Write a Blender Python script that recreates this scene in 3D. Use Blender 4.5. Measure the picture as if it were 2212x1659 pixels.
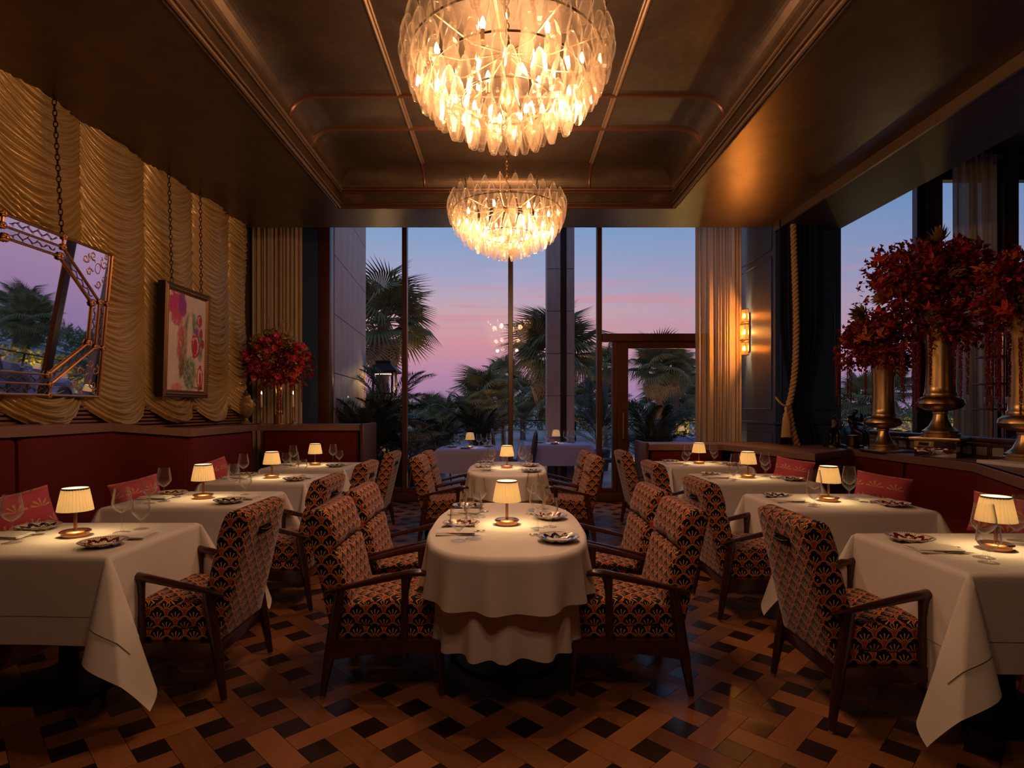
import bpy, bmesh, math, random
from mathutils import Vector, Matrix, Euler, Quaternion
random.seed(7)
PI = math.pi
for o in list(bpy.data.objects): bpy.data.objects.remove(o)
SC = bpy.context.scene
COL = SC.collection

# ------------------------------------------------------------------ camera
F = 1250.0
EYE = 1.41
cd = bpy.data.cameras.new('camera'); cam = bpy.data.objects.new('camera', cd); COL.objects.link(cam)
cam.location = (0, 0, EYE); cam.rotation_euler = (PI/2, 0, 0)
cd.sensor_width = 36.0; cd.lens = 36.0*F/2212.0
cd.shift_x = 11.0/2212; cd.shift_y = 52.5/2212
cd.clip_start = .05; cd.clip_end = 500
SC.camera = cam
def at(px, py, Y):                       # pixel + distance -> point
    return Vector(((px-1095)*Y/F, Y, EYE+(882-py)*Y/F))

# ------------------------------------------------------------------ view
vs = SC.view_settings
vs.view_transform = 'Standard'; vs.look = 'None'; vs.gamma = 1.0; vs.use_curve_mapping = False
vs.exposure = 0.0
cy = SC.cycles
cy.max_bounces = 8; cy.diffuse_bounces = 3; cy.glossy_bounces = 3; cy.transmission_bounces = 6
cy.transparent_max_bounces = 40
cy.sample_clamp_indirect = 3.0; cy.sample_clamp_direct = 30.0
cy.caustics_reflective = False; cy.caustics_refractive = False
cy.use_denoising = True

# ------------------------------------------------------------------ node expressions
class E:
    """socket wrapper with arithmetic"""
    def __init__(s, t, k): s.t = t; s.k = k
    def _m(s, op, *a, clamp=False):
        n = s.t.nodes.new('ShaderNodeMath'); n.operation = op; n.use_clamp = clamp
        for i, x in enumerate((s,)+a):
            if isinstance(x, E): s.t.links.new(x.k, n.inputs[i])
            else: n.inputs[i].default_value = x
        return E(s.t, n.outputs[0])
    def __add__(s, o): return s._m('ADD', o)
    __radd__ = __add__
    def __mul__(s, o): return s._m('MULTIPLY', o)
    __rmul__ = __mul__
    def __sub__(s, o): return s._m('SUBTRACT', o)
    def __rsub__(s, o): return (s*-1.0)+o
    def __truediv__(s, o): return s._m('DIVIDE', o)
    def __neg__(s): return s*-1.0
    def sin(s): return s._m('SINE')
    def cos(s): return s._m('COSINE')
    def abs(s): return s._m('ABSOLUTE')
    def floor(s): return s._m('FLOOR')
    def frac(s): return s._m('FRACT')
    def sqrt(s): return s._m('SQRT')
    def pow(s, p): return s._m('POWER', p)
    def atan2(s, o): return s._m('ARCTAN2', o)
    def lt(s, o): return s._m('LESS_THAN', o)
    def gt(s, o): return s._m('GREATER_THAN', o)
    def mod(s, o): return s._m('FLOORED_MODULO', o)
    def min(s, o): return s._m('MINIMUM', o)
    def max(s, o): return s._m('MAXIMUM', o)
    def clamp(s): return s._m('ADD', 0.0, clamp=True)
    def step(s, a, b):
        n = s.t.nodes.new('ShaderNodeMapRange'); n.interpolation_type = 'SMOOTHSTEP'
        s.t.links.new(s.k, n.inputs[0]); n.inputs[1].default_value = a; n.inputs[2].default_value = b
        return E(s.t, n.outputs[0])
def col4(c): return (c[0], c[1], c[2], 1.0)
def setin(t, sock, v):
    if isinstance(v, E): t.links.new(v.k, sock)
    elif hasattr(v, 'is_output'): t.links.new(v, sock)
    elif isinstance(v, (tuple, list)) and sock.type == 'RGBA': sock.default_value = col4(v)
    else: sock.default_value = v
def mixc(t, f, a, b, mode='MIX'):
    n = t.nodes.new('ShaderNodeMix'); n.data_type = 'RGBA'; n.blend_type = mode
    setin(t, n.inputs[0], f); setin(t, n.inputs[6], a); setin(t, n.inputs[7], b)
    return n.outputs[2]
def ramp(t, f, stops, interp='LINEAR'):
    n = t.nodes.new('ShaderNodeValToRGB'); r = n.color_ramp; r.interpolation = interp
    while len(r.elements) < len(stops): r.elements.new(.5)
    for e, (p, c) in zip(r.elements, stops): e.position = p; e.color = col4(c)
    setin(t, n.inputs[0], f); return n.outputs[0]
def noise(t, vec=None, scale=5, detail=3, rough=.5, dist=0, out=0):
    n = t.nodes.new('ShaderNodeTexNoise'); n.inputs['Scale'].default_value = scale
    n.inputs['Detail'].default_value = detail; n.inputs['Roughness'].default_value = rough
    n.inputs['Distortion'].default_value = dist
    if vec is not None: t.links.new(vec, n.inputs['Vector'])
    return E(t, n.outputs[out])
def coord(t, which='Object'):
    return t.nodes.new('ShaderNodeTexCoord').outputs[which]
def mapping(t, vec, scale=(1,1,1), rot=(0,0,0), loc=(0,0,0)):
    n = t.nodes.new('ShaderNodeMapping'); t.links.new(vec, n.inputs[0])
    n.inputs[1].default_value = loc; n.inputs[2].default_value = rot; n.inputs[3].default_value = scale
    return n.outputs[0]
def sep(t, vec):
    n = t.nodes.new('ShaderNodeSeparateXYZ'); t.links.new(vec, n.inputs[0])
    return [E(t, o) for o in n.outputs]
def bump(t, h, strength=.2, dist=.01):
    n = t.nodes.new('ShaderNodeBump'); n.inputs['Strength'].default_value = strength
    n.inputs['Distance'].default_value = dist; setin(t, n.inputs['Height'], h); return n.outputs[0]
M = {}
def mat(name, color=(.5,.5,.5), rough=.5, metal=0.0, spec=.5, sheen=0, sheen_tint=None, coat=0, emit=None, estr=0, fn=None):
    m = bpy.data.materials.new(name); m.use_nodes = True; t = m.node_tree
    b = t.nodes['Principled BSDF']
    b.inputs['Base Color'].default_value = col4(color); b.inputs['Roughness'].default_value = rough
    b.inputs['Metallic'].default_value = metal; b.inputs['Specular IOR Level'].default_value = spec
    if sheen:
        b.inputs['Sheen Weight'].default_value = sheen; b.inputs['Sheen Roughness'].default_value = .4
        if sheen_tint: b.inputs['Sheen Tint'].default_value = col4(sheen_tint)
    if coat: b.inputs['Coat Weight'].default_value = coat; b.inputs['Coat Roughness'].default_value = .15
    if emit: b.inputs['Emission Color'].default_value = col4(emit); b.inputs['Emission Strength'].default_value = estr
    if fn: fn(t, b)
    M[name] = m; return m
def lk(t, a, b): t.links.new(a.k if isinstance(a, E) else a, b)

# ------------------------------------------------------------------ world: dusk sky
w = bpy.data.worlds.new('dusk'); SC.world = w; w.use_nodes = True
wt = w.node_tree; bg = wt.nodes['Background']
gx, gy, gz = sep(wt, coord(wt, 'Generated'))
az = gx.atan2(gy)                                   # 0 straight ahead, + to the right
glow = ((az+.12)*(az+.12)*-1.6)._m('EXPONENT')      # afterglow centred just left of ahead
nz = noise(wt, mapping(wt, coord(wt, 'Generated'), scale=(2.2,2.2,22), rot=(0,.05,0)), 2.4, 4, .55)
elev = gz+(nz-.5)*.02
warm = ramp(wt, elev, [(0,(.36,.21,.40)),(.05,(.50,.26,.42)),(.11,(.72,.33,.37)),(.165,(.64,.42,.47)),(.22,(.42,.41,.60)),(.30,(.23,.39,.64)),(.5,(.16,.30,.54)),(1,(.18,.28,.52))])
cool = ramp(wt, elev, [(0,(.30,.21,.40)),(.06,(.34,.24,.44)),(.12,(.30,.27,.48)),(.2,(.17,.26,.48)),(.32,(.10,.23,.46)),(.5,(.10,.21,.42)),(1,(.16,.26,.50))])
skyc = mixc(wt, glow, cool, warm)
cl = noise(wt, mapping(wt, coord(wt, 'Generated'), scale=(1.5,1.5,26), rot=(.03,-.06,0), loc=(.3,0,.2)), 2.6, 5, .6)
streak = cl.step(.50, .66)*(1-((elev-.175).abs()*14).min(1.0))*glow
skyc = mixc(wt, streak*.75, skyc, (.70,.30,.36))
wt.links.new(skyc, bg.inputs[0]); bg.inputs[1].default_value = 1.0

def plight(name, loc, power, color, r=.03):
    d = bpy.data.lights.new(name, 'POINT'); d.energy = power; d.color = color; d.shadow_soft_size = r
    o = bpy.data.objects.new(name, d); COL.objects.link(o); o.location = loc; return o
WARM = (1.0, .53, .29)
def spot(name, loc, target, power, ang, blend=.6, color=WARM, r=.05):
    d = bpy.data.lights.new(name, 'SPOT'); d.energy = power; d.color = color; d.shadow_soft_size = r
    d.spot_size = math.radians(ang); d.spot_blend = blend
    o = bpy.data.objects.new(name, d); COL.objects.link(o); o.location = loc
    o.rotation_euler = (Vector(target)-Vector(loc)).to_track_quat('-Z', 'Y').to_euler(); return o
CH_Y = (3.08, 5.45)                                  # the two chandeliers in view; the row goes on behind the camera
for i, y in enumerate((CH_Y[1], CH_Y[0], .7)):
    for k in range(4):
        a = k*PI/2+.4
        plight('chandelier_bulb_light', (.30*math.cos(a), y+.30*math.sin(a), 3.10), (42, 36, 12)[i], WARM, .05)

# ------------------------------------------------------------------ mesh building
class MB:
    def __init__(s): s.v = []; s.f = []; s.uv = []; s.mi = []
    def add(s, v, f, uv=None, mi=0, mx=None):
        b = len(s.v)
        if mx is not None: v = [mx @ Vector(p) for p in v]
        s.v.extend([tuple(p) for p in v])
        for k, q in enumerate(f):
            s.f.append(tuple(i+b for i in q)); s.mi.append(mi)
            s.uv.append(uv[k] if uv else None)
        return s
    def box(s, c, d, r=0, mx=None, mi=0, seg=2):
        if r > 0:
            v, f = rbox(d[0], d[1], d[2], r, seg)
            v = [(p[0]+c[0], p[1]+c[1], p[2]+c[2]) for p in v]
        else:
            x, y, z = d[0]/2, d[1]/2, d[2]/2
            v = [(c[0]+i*x, c[1]+j*y, c[2]+k*z) for k in (-1,1) for j in (-1,1) for i in (-1,1)]
            f = [(0,2,3,1),(4,5,7,6),(0,1,5,4),(2,6,7,3),(0,4,6,2),(1,3,7,5)]
        return s.add(v, f, mi=mi, mx=mx)
    def lathe(s, prof, n=24, c=(0,0,0), cap0=False, cap1=False, mx=None, mi=0, twist=None):
        v = []; f = []
        for r, z in prof:
            for k in range(n):
                a = 2*PI*k/n
                v.append((c[0]+r*math.cos(a), c[1]+r*math.sin(a), c[2]+z))
        for i in range(len(prof)-1):
            for k in range(n):
                k2 = (k+1) % n
                f.append((i*n+k, i*n+k2, (i+1)*n+k2, (i+1)*n+k))
        if cap0: f.append(tuple(range(n-1, -1, -1)))
        if cap1: f.append(tuple(range((len(prof)-1)*n, len(prof)*n)))
        return s.add(v, f, mi=mi, mx=mx)
    def tube(s, pts, rad, n=8, cap=True, mx=None, mi=0, flat=1.0, up=None, closed=False):
        pts = [Vector(p) for p in pts]; m = len(pts)
        if not hasattr(rad, '__len__'): rad = [rad]*m
        v = []; f = []; nrm = None
        for i, p in enumerate(pts):
            if closed: tg = (pts[(i+1) % m]-pts[i-1])
            else: tg = (pts[min(i+1, m-1)]-pts[max(i-1, 0)])
            if tg.length < 1e-9: tg = Vector((0,0,1))
            tg.normalize()
            if nrm is None:
                ref = Vector(up) if up else (Vector((0,0,1)) if abs(tg.z) < .9 else Vector((1,0,0)))
                nrm = ref-tg*ref.dot(tg)
            else: nrm = nrm-tg*nrm.dot(tg)
            if nrm.length < 1e-6: nrm = tg.orthogonal()
            nrm.normalize(); bn = tg.cross(nrm)
            for k in range(n):
                a = 2*PI*k/n
                v.append(p+nrm*(rad[i]*flat*math.cos(a))+bn*(rad[i]*math.sin(a)))
        for i in range(m if closed else m-1):
            j = (i+1) % m
            for k in range(n):
                k2 = (k+1) % n
                f.append((i*n+k, i*n+k2, j*n+k2, j*n+k))
        if cap and not closed:
            f.append(tuple(range(n-1, -1, -1))); f.append(tuple(range((m-1)*n, m*n)))
        return s.add(v, f, mi=mi, mx=mx)
    def loft(s, rings, cap=True, mi=0, mx=None):
        n = len(rings[0]); v = [p for r in rings for p in r]; f = []
        for i in range(len(rings)-1):
            for k in range(n):
                k2 = (k+1) % n
                f.append((i*n+k, i*n+k2, (i+1)*n+k2, (i+1)*n+k))
        if cap: f.append(tuple(range(n-1, -1, -1))); f.append(tuple(range((len(rings)-1)*n, len(rings)*n)))
        return s.add(v, f, mi=mi, mx=mx)
    def grid(s, fn, nu, nv, uvs=True, mi=0, mx=None, wrap=False):
        v = [fn(i/nu, j/nv) for j in range(nv+1) for i in range(nu+1)]
        f = []; uv = []
        W = nu+1
        for j in range(nv):
            for i in range(nu):
                f.append((j*W+i, j*W+i+1, (j+1)*W+i+1, (j+1)*W+i))
                uv.append([(i/nu, j/nv), ((i+1)/nu, j/nv), ((i+1)/nu, (j+1)/nv), (i/nu, (j+1)/nv)])
        return s.add(v, f, uv=uv if uvs else None, mi=mi, mx=mx)
    def extrude(s, poly, z0, z1, mx=None, mi=0):
        n = len(poly)
        v = [(p[0], p[1], z0) for p in poly]+[(p[0], p[1], z1) for p in poly]
        f = [tuple(range(n-1, -1, -1)), tuple(range(n, 2*n))]
        for k in range(n): f.append((k, (k+1) % n, n+(k+1) % n, n+k))
        return s.add(v, f, mi=mi, mx=mx)
    def mesh(s, name, mats, smooth=None, boxuv=None):
        me = bpy.data.meshes.new(name); me.from_pydata(s.v, [], s.f)
        if not isinstance(mats, (list, tuple)): mats = [mats]
        for m in mats: me.materials.append(M[m] if isinstance(m, str) else m)
        if len(mats) > 1: me.polygons.foreach_set('material_index', s.mi)
        if boxuv or any(u is not None for u in s.uv):
            L = me.uv_layers.new(name='UVMap'); data = []
            for p, u in zip(me.polygons, s.uv):
                if u is not None and not boxuv:
                    for q in u: data.extend(q)
                elif boxuv:
                    nx, ny, nz_ = (abs(c) for c in p.normal)
                    for vi in p.vertices:
                        c = me.vertices[vi].co
                        if nx >= ny and nx >= nz_: data.extend((c.y*boxuv, c.z*boxuv))
                        elif ny >= nz_: data.extend((c.x*boxuv, c.z*boxuv))
                        else: data.extend((c.y*boxuv, -c.x*boxuv))
                else:
                    for vi in p.vertices: data.extend((0, 0))
            L.data.foreach_set('uv', data)
        if smooth is not None:
            me.polygons.foreach_set('use_smooth', [True]*len(me.polygons))
            if smooth < 180: me.set_sharp_from_angle(angle=math.radians(smooth))
        me.update(); return me
    def build(s, name, mats, parent=None, smooth=None, boxuv=None, loc=None):
        return link(name, s.mesh(name, mats, smooth, boxuv), parent, loc)
_rb = {}
def rbox(x, y, z, r, seg=2):
    key = (round(x,4), round(y,4), round(z,4), round(r,4), seg)
    if key not in _rb:
        bm = bmesh.new(); bmesh.ops.create_cube(bm, size=1.0)
        bmesh.ops.scale(bm, vec=(x, y, z), verts=bm.verts)
        bmesh.ops.bevel(bm, geom=list(bm.edges), offset=min(r, x/2.02, y/2.02, z/2.02), segments=seg, profile=.5, affect='EDGES')
        bm.verts.index_update()
        _rb[key] = ([tuple(v.co) for v in bm.verts], [tuple(v.index for v in f.verts) for f in bm.faces]); bm.free()
    return _rb[key]
def link(name, data, parent=None, loc=None, rotz=None):
    o = bpy.data.objects.new(name, data); COL.objects.link(o)
    if parent: o.parent = parent
    if loc is not None: o.location = loc
    if rotz is not None: o.rotation_euler = (0, 0, rotz)
    return o
def tag(o, label=None, cat=None, group=None, kind=None):
    if label: o['label'] = label
    if cat: o['category'] = cat
    if group: o['group'] = group
    if kind: o['kind'] = kind
    return o
def thing(name, label, cat, loc=(0,0,0), rotz=0, group=None):
    o = link(name, None, None, loc, rotz); o.empty_display_size = .1
    return tag(o, label, cat, group)
def struct(name, parent=None):
    o = link(name, None, parent); tag(o, kind='structure'); return o
KIDS = {}
def copy_tree(o, parent=None):
    c = o.copy(); COL.objects.link(c)
    if parent: c.parent = parent
    for ch in o.children: copy_tree(ch, c)
    return c
def R(d): return math.radians(d)
def rx(a): return Matrix.Rotation(a, 4, 'X')
def ry(a): return Matrix.Rotation(a, 4, 'Y')
def rz(a): return Matrix.Rotation(a, 4, 'Z')
def T(*p): return Matrix.Translation(Vector(p))
def lerp(a, b, t): return a+(b-a)*t
def smooth01(t): t = max(0, min(1, t)); return t*t*(3-2*t)
# ------------------------------------------------------------------ materials
def wood_fn(c1, c2, uvname=False, scale=1.0, rough=.35, rnd=True):
    def fn(t, b):
        u = coord(t, 'UV' if uvname else 'Object')
        n = noise(t, mapping(t, u, scale=(2.5*scale, 22*scale, 22*scale)), 2.2, 5, .6, .6)
        n2 = noise(t, mapping(t, u, scale=(6*scale, 90*scale, 90*scale)), 2.5, 3, .6)
        f = n*.75+n2*.25
        if rnd:
            oi = t.nodes.new('ShaderNodeObjectInfo'); ge = t.nodes.new('ShaderNodeNewGeometry')
            r = (E(t, oi.outputs['Random'])+E(t, ge.outputs['Random Per Island'])).frac()
            f = f*.7+r*.45-.08
        lk(t, ramp(t, f, [(.25, c1), (.75, c2)]), b.inputs['Base Color'])
        lk(t, n2*.15+(rough-.07), b.inputs['Roughness'])
    return fn
mat('parquet_wood', rough=.36, spec=.35, fn=wood_fn((.13,.050,.018), (.33,.135,.052), True, 1.0, .40))
mat('parquet_dark', rough=.30, spec=.45, fn=wood_fn((.014,.007,.006), (.03,.014,.011), True, 1.0, .30))
mat('joint', (.012,.007,.005), .8)
mat('chair_wood', rough=.25, spec=.6, coat=.35, fn=wood_fn((.030,.009,.006), (.055,.017,.010), False, .4, .24, False))
mat('frame_wood', rough=.3, spec=.5, fn=wood_fn((.055,.018,.010), (.10,.034,.018), False, .6, .34, False))
mat('ledge_wood', rough=.45, fn=wood_fn((.16,.075,.05), (.24,.125,.085), False, .8, .42, False))
mat('slat_wood', rough=.4, fn=wood_fn((.16,.065,.025), (.28,.12,.05), False, .8, .4, False))
def ceil_fn(t, b):
    u = coord(t, 'Object')
    n = noise(t, u, 2.2, 6, .65, .8); n2 = noise(t, u, 14, 3, .6)
    lk(t, ramp(t, n*.7+n2*.3, [(.3, (.085,.057,.034)), (.7, (.165,.115,.070))]), b.inputs['Base Color'])
    lk(t, n2*.10+.29, b.inputs['Roughness'])
    lk(t, bump(t, n2, .06, .003), b.inputs['Normal'])
mat('ceiling_plaster', (.3,.2,.1), .4, .72, fn=ceil_fn)
mat('ceiling_trim', (.24,.16,.09), .38, .6)
mat('ceiling_trim_red', (.11,.040,.020), .35, .4)
mat('beam_paint', (.06,.035,.02), .5, .2)
def cloth_fn(t, b):
    u = coord(t, 'Object')
    n = noise(t, u, 3, 3, .5); wv = noise(t, u, 380, 1, .5)
    lk(t, ramp(t, n, [(.3, (.70,.66,.62)), (.7, (.76,.72,.68))]), b.inputs['Base Color'])
    lk(t, bump(t, n*.6+wv*.05, .25, .012), b.inputs['Normal'])
mat('linen', (.75,.70,.62), .85, spec=.2, sheen=.15, fn=cloth_fn)
mat('linen_dusk_tint', (.50,.48,.80), .85, spec=.2)  # white linen; the blue of the dusk light is mixed into its colour
def drape_fn(t, b):
    u = coord(t, 'Object'); n = noise(t, u, 1.1, 3, .5)
    lk(t, ramp(t, n, [(.3, (.45,.305,.105)), (.7, (.56,.39,.15))]), b.inputs['Base Color'])
mat('gold_satin', (.5,.35,.15), .30, .30, spec=.8, sheen=.3, sheen_tint=(1,.8,.45), fn=drape_fn)
def sheer_mat(name, c, tr):
    m = bpy.data.materials.new(name); m.use_nodes = True; t = m.node_tree; t.nodes.clear()
    o = t.nodes.new('ShaderNodeOutputMaterial'); d = t.nodes.new('ShaderNodeBsdfDiffuse'); l = t.nodes.new('ShaderNodeBsdfTranslucent')
    p = t.nodes.new('ShaderNodeBsdfTransparent')
    d.inputs[0].default_value = col4(c); l.inputs[0].default_value = col4(c)
    a = t.nodes.new('ShaderNodeMixShader'); a.inputs[0].default_value = .16
    t.links.new(d.outputs[0], a.inputs[1]); t.links.new(l.outputs[0], a.inputs[2])
    q = t.nodes.new('ShaderNodeMixShader'); q.inputs[0].default_value = tr
    t.links.new(a.outputs[0], q.inputs[1]); t.links.new(p.outputs[0], q.inputs[2]); t.links.new(q.outputs[0], o.inputs[0])
    M[name] = m
sheer_mat('sheer', (.64,.50,.34), .04)
sheer_mat('leaf_red', (.20,.008,.008), 0)
mat('velvet_blue', (.010,.013,.035), .8, spec=.2, sheen=.35, sheen_tint=(.3,.35,.7))
mat('velvet_red', (.095,.0075,.0075), .75, spec=.15, sheen=.25, sheen_tint=(.8,.15,.12))
mat('blue_lacquer', (.034,.070,.18), .34, spec=.5)
mat('brass', (.62,.40,.15), .28, 1.0)
mat('antique_brass', (.56,.39,.19), .30, 1.0, fn=lambda t, b: lk(t, noise(t, coord(t), 9, 4, .6)*.25+.2, b.inputs['Roughness']))
mat('copper', (.80,.42,.22), .22, 1.0)
mat('dark_bronze', (.055,.035,.022), .38, .9)
mat('black_metal', (.02,.014,.012), .45, .6)
mat('steel', (.62,.60,.57), .2, 1.0)
mat('bronze_statue', (.035,.026,.018), .33, .8)
mat('glaze_white', (.72,.70,.66), .14, spec=.6)
mat('candle_wax', (.75,.68,.55), .5)
mat('flame', (1,.7,.3), emit=(1,.62,.22), estr=25)
mat('bulb', (1,.8,.5), emit=(1,.66,.30), estr=26)
mat('sconce_bulb', (1,.8,.5), emit=(1,.58,.22), estr=30)
def glass_mat(name, tint=(1,1,1), f0=.05, edge=.55, rough=.02, diff=0.0, dcol=(1,1,1), power=3.0, dpow=2.0, dbase=.1):
    m = bpy.data.materials.new(name); m.use_nodes = True; t = m.node_tree; t.nodes.clear()
    o = t.nodes.new('ShaderNodeOutputMaterial'); p = t.nodes.new('ShaderNodeBsdfTransparent'); g = t.nodes.new('ShaderNodeBsdfGlossy')
    p.inputs[0].default_value = col4(tint); g.inputs['Roughness'].default_value = rough
    lw = t.nodes.new('ShaderNodeLayerWeight'); lw.inputs[0].default_value = .5
    f = E(t, lw.outputs['Facing']).pow(power)*edge+f0
    a = t.nodes.new('ShaderNodeMixShader'); lk(t, f, a.inputs[0])
    t.links.new(p.outputs[0], a.inputs[1]); t.links.new(g.outputs[0], a.inputs[2]); out = a.outputs[0]
    if diff:
        d = t.nodes.new('ShaderNodeBsdfTranslucent'); d.inputs[0].default_value = col4(dcol)
        d2 = t.nodes.new('ShaderNodeBsdfDiffuse'); d2.inputs[0].default_value = col4(dcol)
        dm = t.nodes.new('ShaderNodeMixShader'); dm.inputs[0].default_value = .5
        t.links.new(d.outputs[0], dm.inputs[1]); t.links.new(d2.outputs[0], dm.inputs[2])
        q = t.nodes.new('ShaderNodeMixShader'); lk(t, E(t, lw.outputs['Facing']).pow(dpow)*diff+diff*dbase, q.inputs[0])
        t.links.new(out, q.inputs[1]); t.links.new(dm.outputs[0], q.inputs[2]); out = q.outputs[0]
    t.links.new(out, o.inputs[0]); M[name] = m
glass_mat('window_glass', (.97,.97,.98), .03, .45, .0, power=4.0)
glass_mat('wine_glass', (.99,.99,.985), .022, .9, .03, .55, (1,.97,.93), 2.4, 4.0, .02)
glass_mat('drop_glass', (.985,.965,.93), .035, .6, .07, .19, (1,.84,.62), 1.5, 2.2, .12)
glass_mat('crystal_rod', (1,.86,.66), .1, .5, .08, .35, (1,.75,.42), 1.2)
glass_mat('balustrade_glass', (.93,.95,.97), .05, .45, .0)
mat('hammered_glass', (.42,.40,.38), .22, .2, fn=lambda t, b: lk(t, bump(t, noise(t, coord(t), 75, 2, .5), .9, .01), b.inputs['Normal']))
mat('mirror', (.86,.86,.88), .015, 1.0)
mat('mirror_edge', (.62,.62,.66), .05, 1.0)
mat('stone', rough=.6, fn=lambda t, b: lk(t, ramp(t, noise(t, mapping(t, coord(t), scale=(6,6,.6)), 3, 5, .6), [(.3, (.44,.31,.28)), (.7, (.54,.40,.37))]), b.inputs['Base Color']))
mat('terrace_tile', (.30,.28,.27), .5)
mat('terrace_tile_dark', (.10,.05,.045), .5)
mat('sand', (.48,.42,.40), .9)
mat('trunk', rough=.9, fn=lambda t, b: lk(t, ramp(t, noise(t, mapping(t, coord(t), scale=(3,3,9)), 3, 4, .6), [(.3, (.10,.05,.03)), (.7, (.22,.11,.07))]), b.inputs['Base Color']))
def leaf_fn(c1, c2):
    def fn(t, b):
        oi = t.nodes.new('ShaderNodeObjectInfo'); ge = t.nodes.new('ShaderNodeNewGeometry')
        r = (E(t, oi.outputs['Random'])*.5+E(t, ge.outputs['Random Per Island'])*.5)
        lk(t, ramp(t, r, [(.1, c1), (.9, c2)]), b.inputs['Base Color'])
    return fn
mat('palm_leaf', rough=.5, fn=leaf_fn((.12,.13,.04), (.30,.25,.085)))
mat('palm_dry', rough=.7, fn=leaf_fn((.26,.17,.09), (.38,.26,.14)))
mat('areca_leaf', rough=.5, fn=leaf_fn((.02,.035,.018), (.06,.08,.035)))
mat('hedge_lit', rough=.6, fn=leaf_fn((.10,.12,.02), (.35,.30,.05)))
mat('crimson_leaf', rough=.5, spec=.3, fn=leaf_fn((.09,.005,.007), (.38,.022,.018)))
mat('scarlet_leaf', rough=.5, spec=.3, fn=leaf_fn((.36,.018,.012), (.66,.08,.03)))
mat('rust_leaf', rough=.55, spec=.3, fn=leaf_fn((.24,.05,.02), (.46,.13,.05)))
mat('olive_leaf', rough=.5, fn=leaf_fn((.20,.17,.04), (.48,.38,.10)))
mat('magenta_petal', rough=.5, fn=leaf_fn((.55,.02,.08), (.88,.13,.24)))
mat('pampas', (.42,.30,.18), .9)
mat('protea', rough=.6, fn=leaf_fn((.16,.08,.035), (.33,.20,.09)))
mat('amaranth', rough=.7, fn=leaf_fn((.09,.004,.010), (.24,.010,.022)))
mat('rope', (.55,.36,.16), .6, spec=.3)
mat('tassel', (.62,.42,.14), .5, sheen=.3)
mat('wicker', (.10,.05,.035), .5)
mat('cushion_pad', (.06,.06,.10), .8)
mat('bar_blue', (.02,.13,.30), .4)
mat('planter', (.035,.035,.04), .6)
mat('gilt', (.66,.33,.15), .34, .9)
mat('gilt_dark', (.16,.09,.045), .45, .8)
mat('frame_side', (.012,.008,.006), .6)
mat('ink', (.02,.02,.02), .7)
mat('urn_ceramic', (.25,.17,.09), .3, .1)
mat('lantern_light', (1,.8,.4), emit=(1,.72,.30), estr=9)
mat('lantern_shade_terrace', (1,.8,.4), emit=(1,.60,.16), estr=1.0)

# upholstery print: overlapping lobed fans, cream rays, rust outline
def fan_group():
    g = bpy.data.node_groups.new('fan_print', 'ShaderNodeTree')
    for n in ('x', 'y'): g.interface.new_socket(n, in_out='INPUT', socket_type='NodeSocketFloat')
    for n, ty in (('color', 'NodeSocketColor'), ('mask', 'NodeSocketFloat')): g.interface.new_socket(n, in_out='OUTPUT', socket_type=ty)
    i = g.nodes.new('NodeGroupInput'); o = g.nodes.new('NodeGroupOutput')
    x, y = E(g, i.outputs[0]), E(g, i.outputs[1])       # units: fan width 1, origin at the ray centre
    xs = x*1.92; yb = y-.10; ys = yb*1.30
    r = (xs*xs+ys*ys).sqrt(); a = xs.atan2(ys)
    lobe = ((a*2.9).cos().abs())*.14
    edge = lobe+.84
    q = r/edge
    ax = x.atan2(y+.02)
    rr = (x*x+(y+.02)*(y+.02)).sqrt()
    rays = ((ax*12.6).cos()-rr*.5).gt(.46)*rr.lt(.47)*rr.gt(.15)*ax.abs().lt(1.3)
    core = rr.lt(.155)
    c = mixc(g, core, (.006,.0055,.011), (.44,.085,.022))
    c = mixc(g, (rr-.155).abs().lt(.016), c, (.70,.33,.11))
    c = mixc(g, rays, c, (.80,.44,.16))
    c = mixc(g, q.gt(.85), c, (.70,.33,.11))
    c = mixc(g, q.gt(.915), c, (.40,.068,.018))
    lk(g, c, o.inputs[0]); lk(g, q.lt(1.0), o.inputs[1])
    return g
FAN = fan_group()
def fabric_fn(W=.088, H=.048):
    def fn(t, b):
        ux, uy, _ = sep(t, coord(t, 'UV'))
        y = uy/H; k = y.floor()
        base = (.40,.068,.018)
        def layer(dk):
            kk = k+dk
            sx = ux/W+kk*.5
            lx = sx.frac()-.5
            ly = (y-kk)*(H/W)
            n = t.nodes.new('ShaderNodeGroup'); n.node_tree = FAN
            lk(t, lx, n.inputs[0]); lk(t, ly, n.inputs[1]); return n
        c = base
        for dk in (0.0, -1.0):
            n = layer(dk); c = mixc(t, n.outputs[1], c, n.outputs[0])
        lk(t, c, b.inputs['Base Color'])
        lk(t, bump(t, noise(t, coord(t, 'UV'), 300, 2, .5), .15, .003), b.inputs['Normal'])
    return fn
mat('fan_fabric', (.2,.1,.05), .75, spec=.2, sheen=.22, sheen_tint=(.85,.85,.95), fn=fabric_fn())
def pillow_fn(t, b):
    ux, uy, _ = sep(t, coord(t, 'UV'))
    W, H = .135, .105
    nz = noise(t, mapping(t, coord(t, 'UV'), scale=(1,1,1)), 26, 2, .5)
    y = uy/H; k = y.floor(); sx = ux/W+k*.5
    lx = sx.frac()-.5; ly = y.frac()-.22
    wob = (nz-.5)*.35
    r = (lx*lx+ly*ly).sqrt(); a = lx.atan2(ly)+wob*1.2
    tuft = ((a*9.0).cos().gt(.25))*r.lt(.45)*r.gt(.02)*a.abs().lt(1.6)*((a*9.0).cos()-r*1.9+.30).gt(0.0)
    lk(t, mixc(t, tuft, (.50,.085,.12), (.62,.36,.17)), b.inputs['Base Color'])
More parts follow.
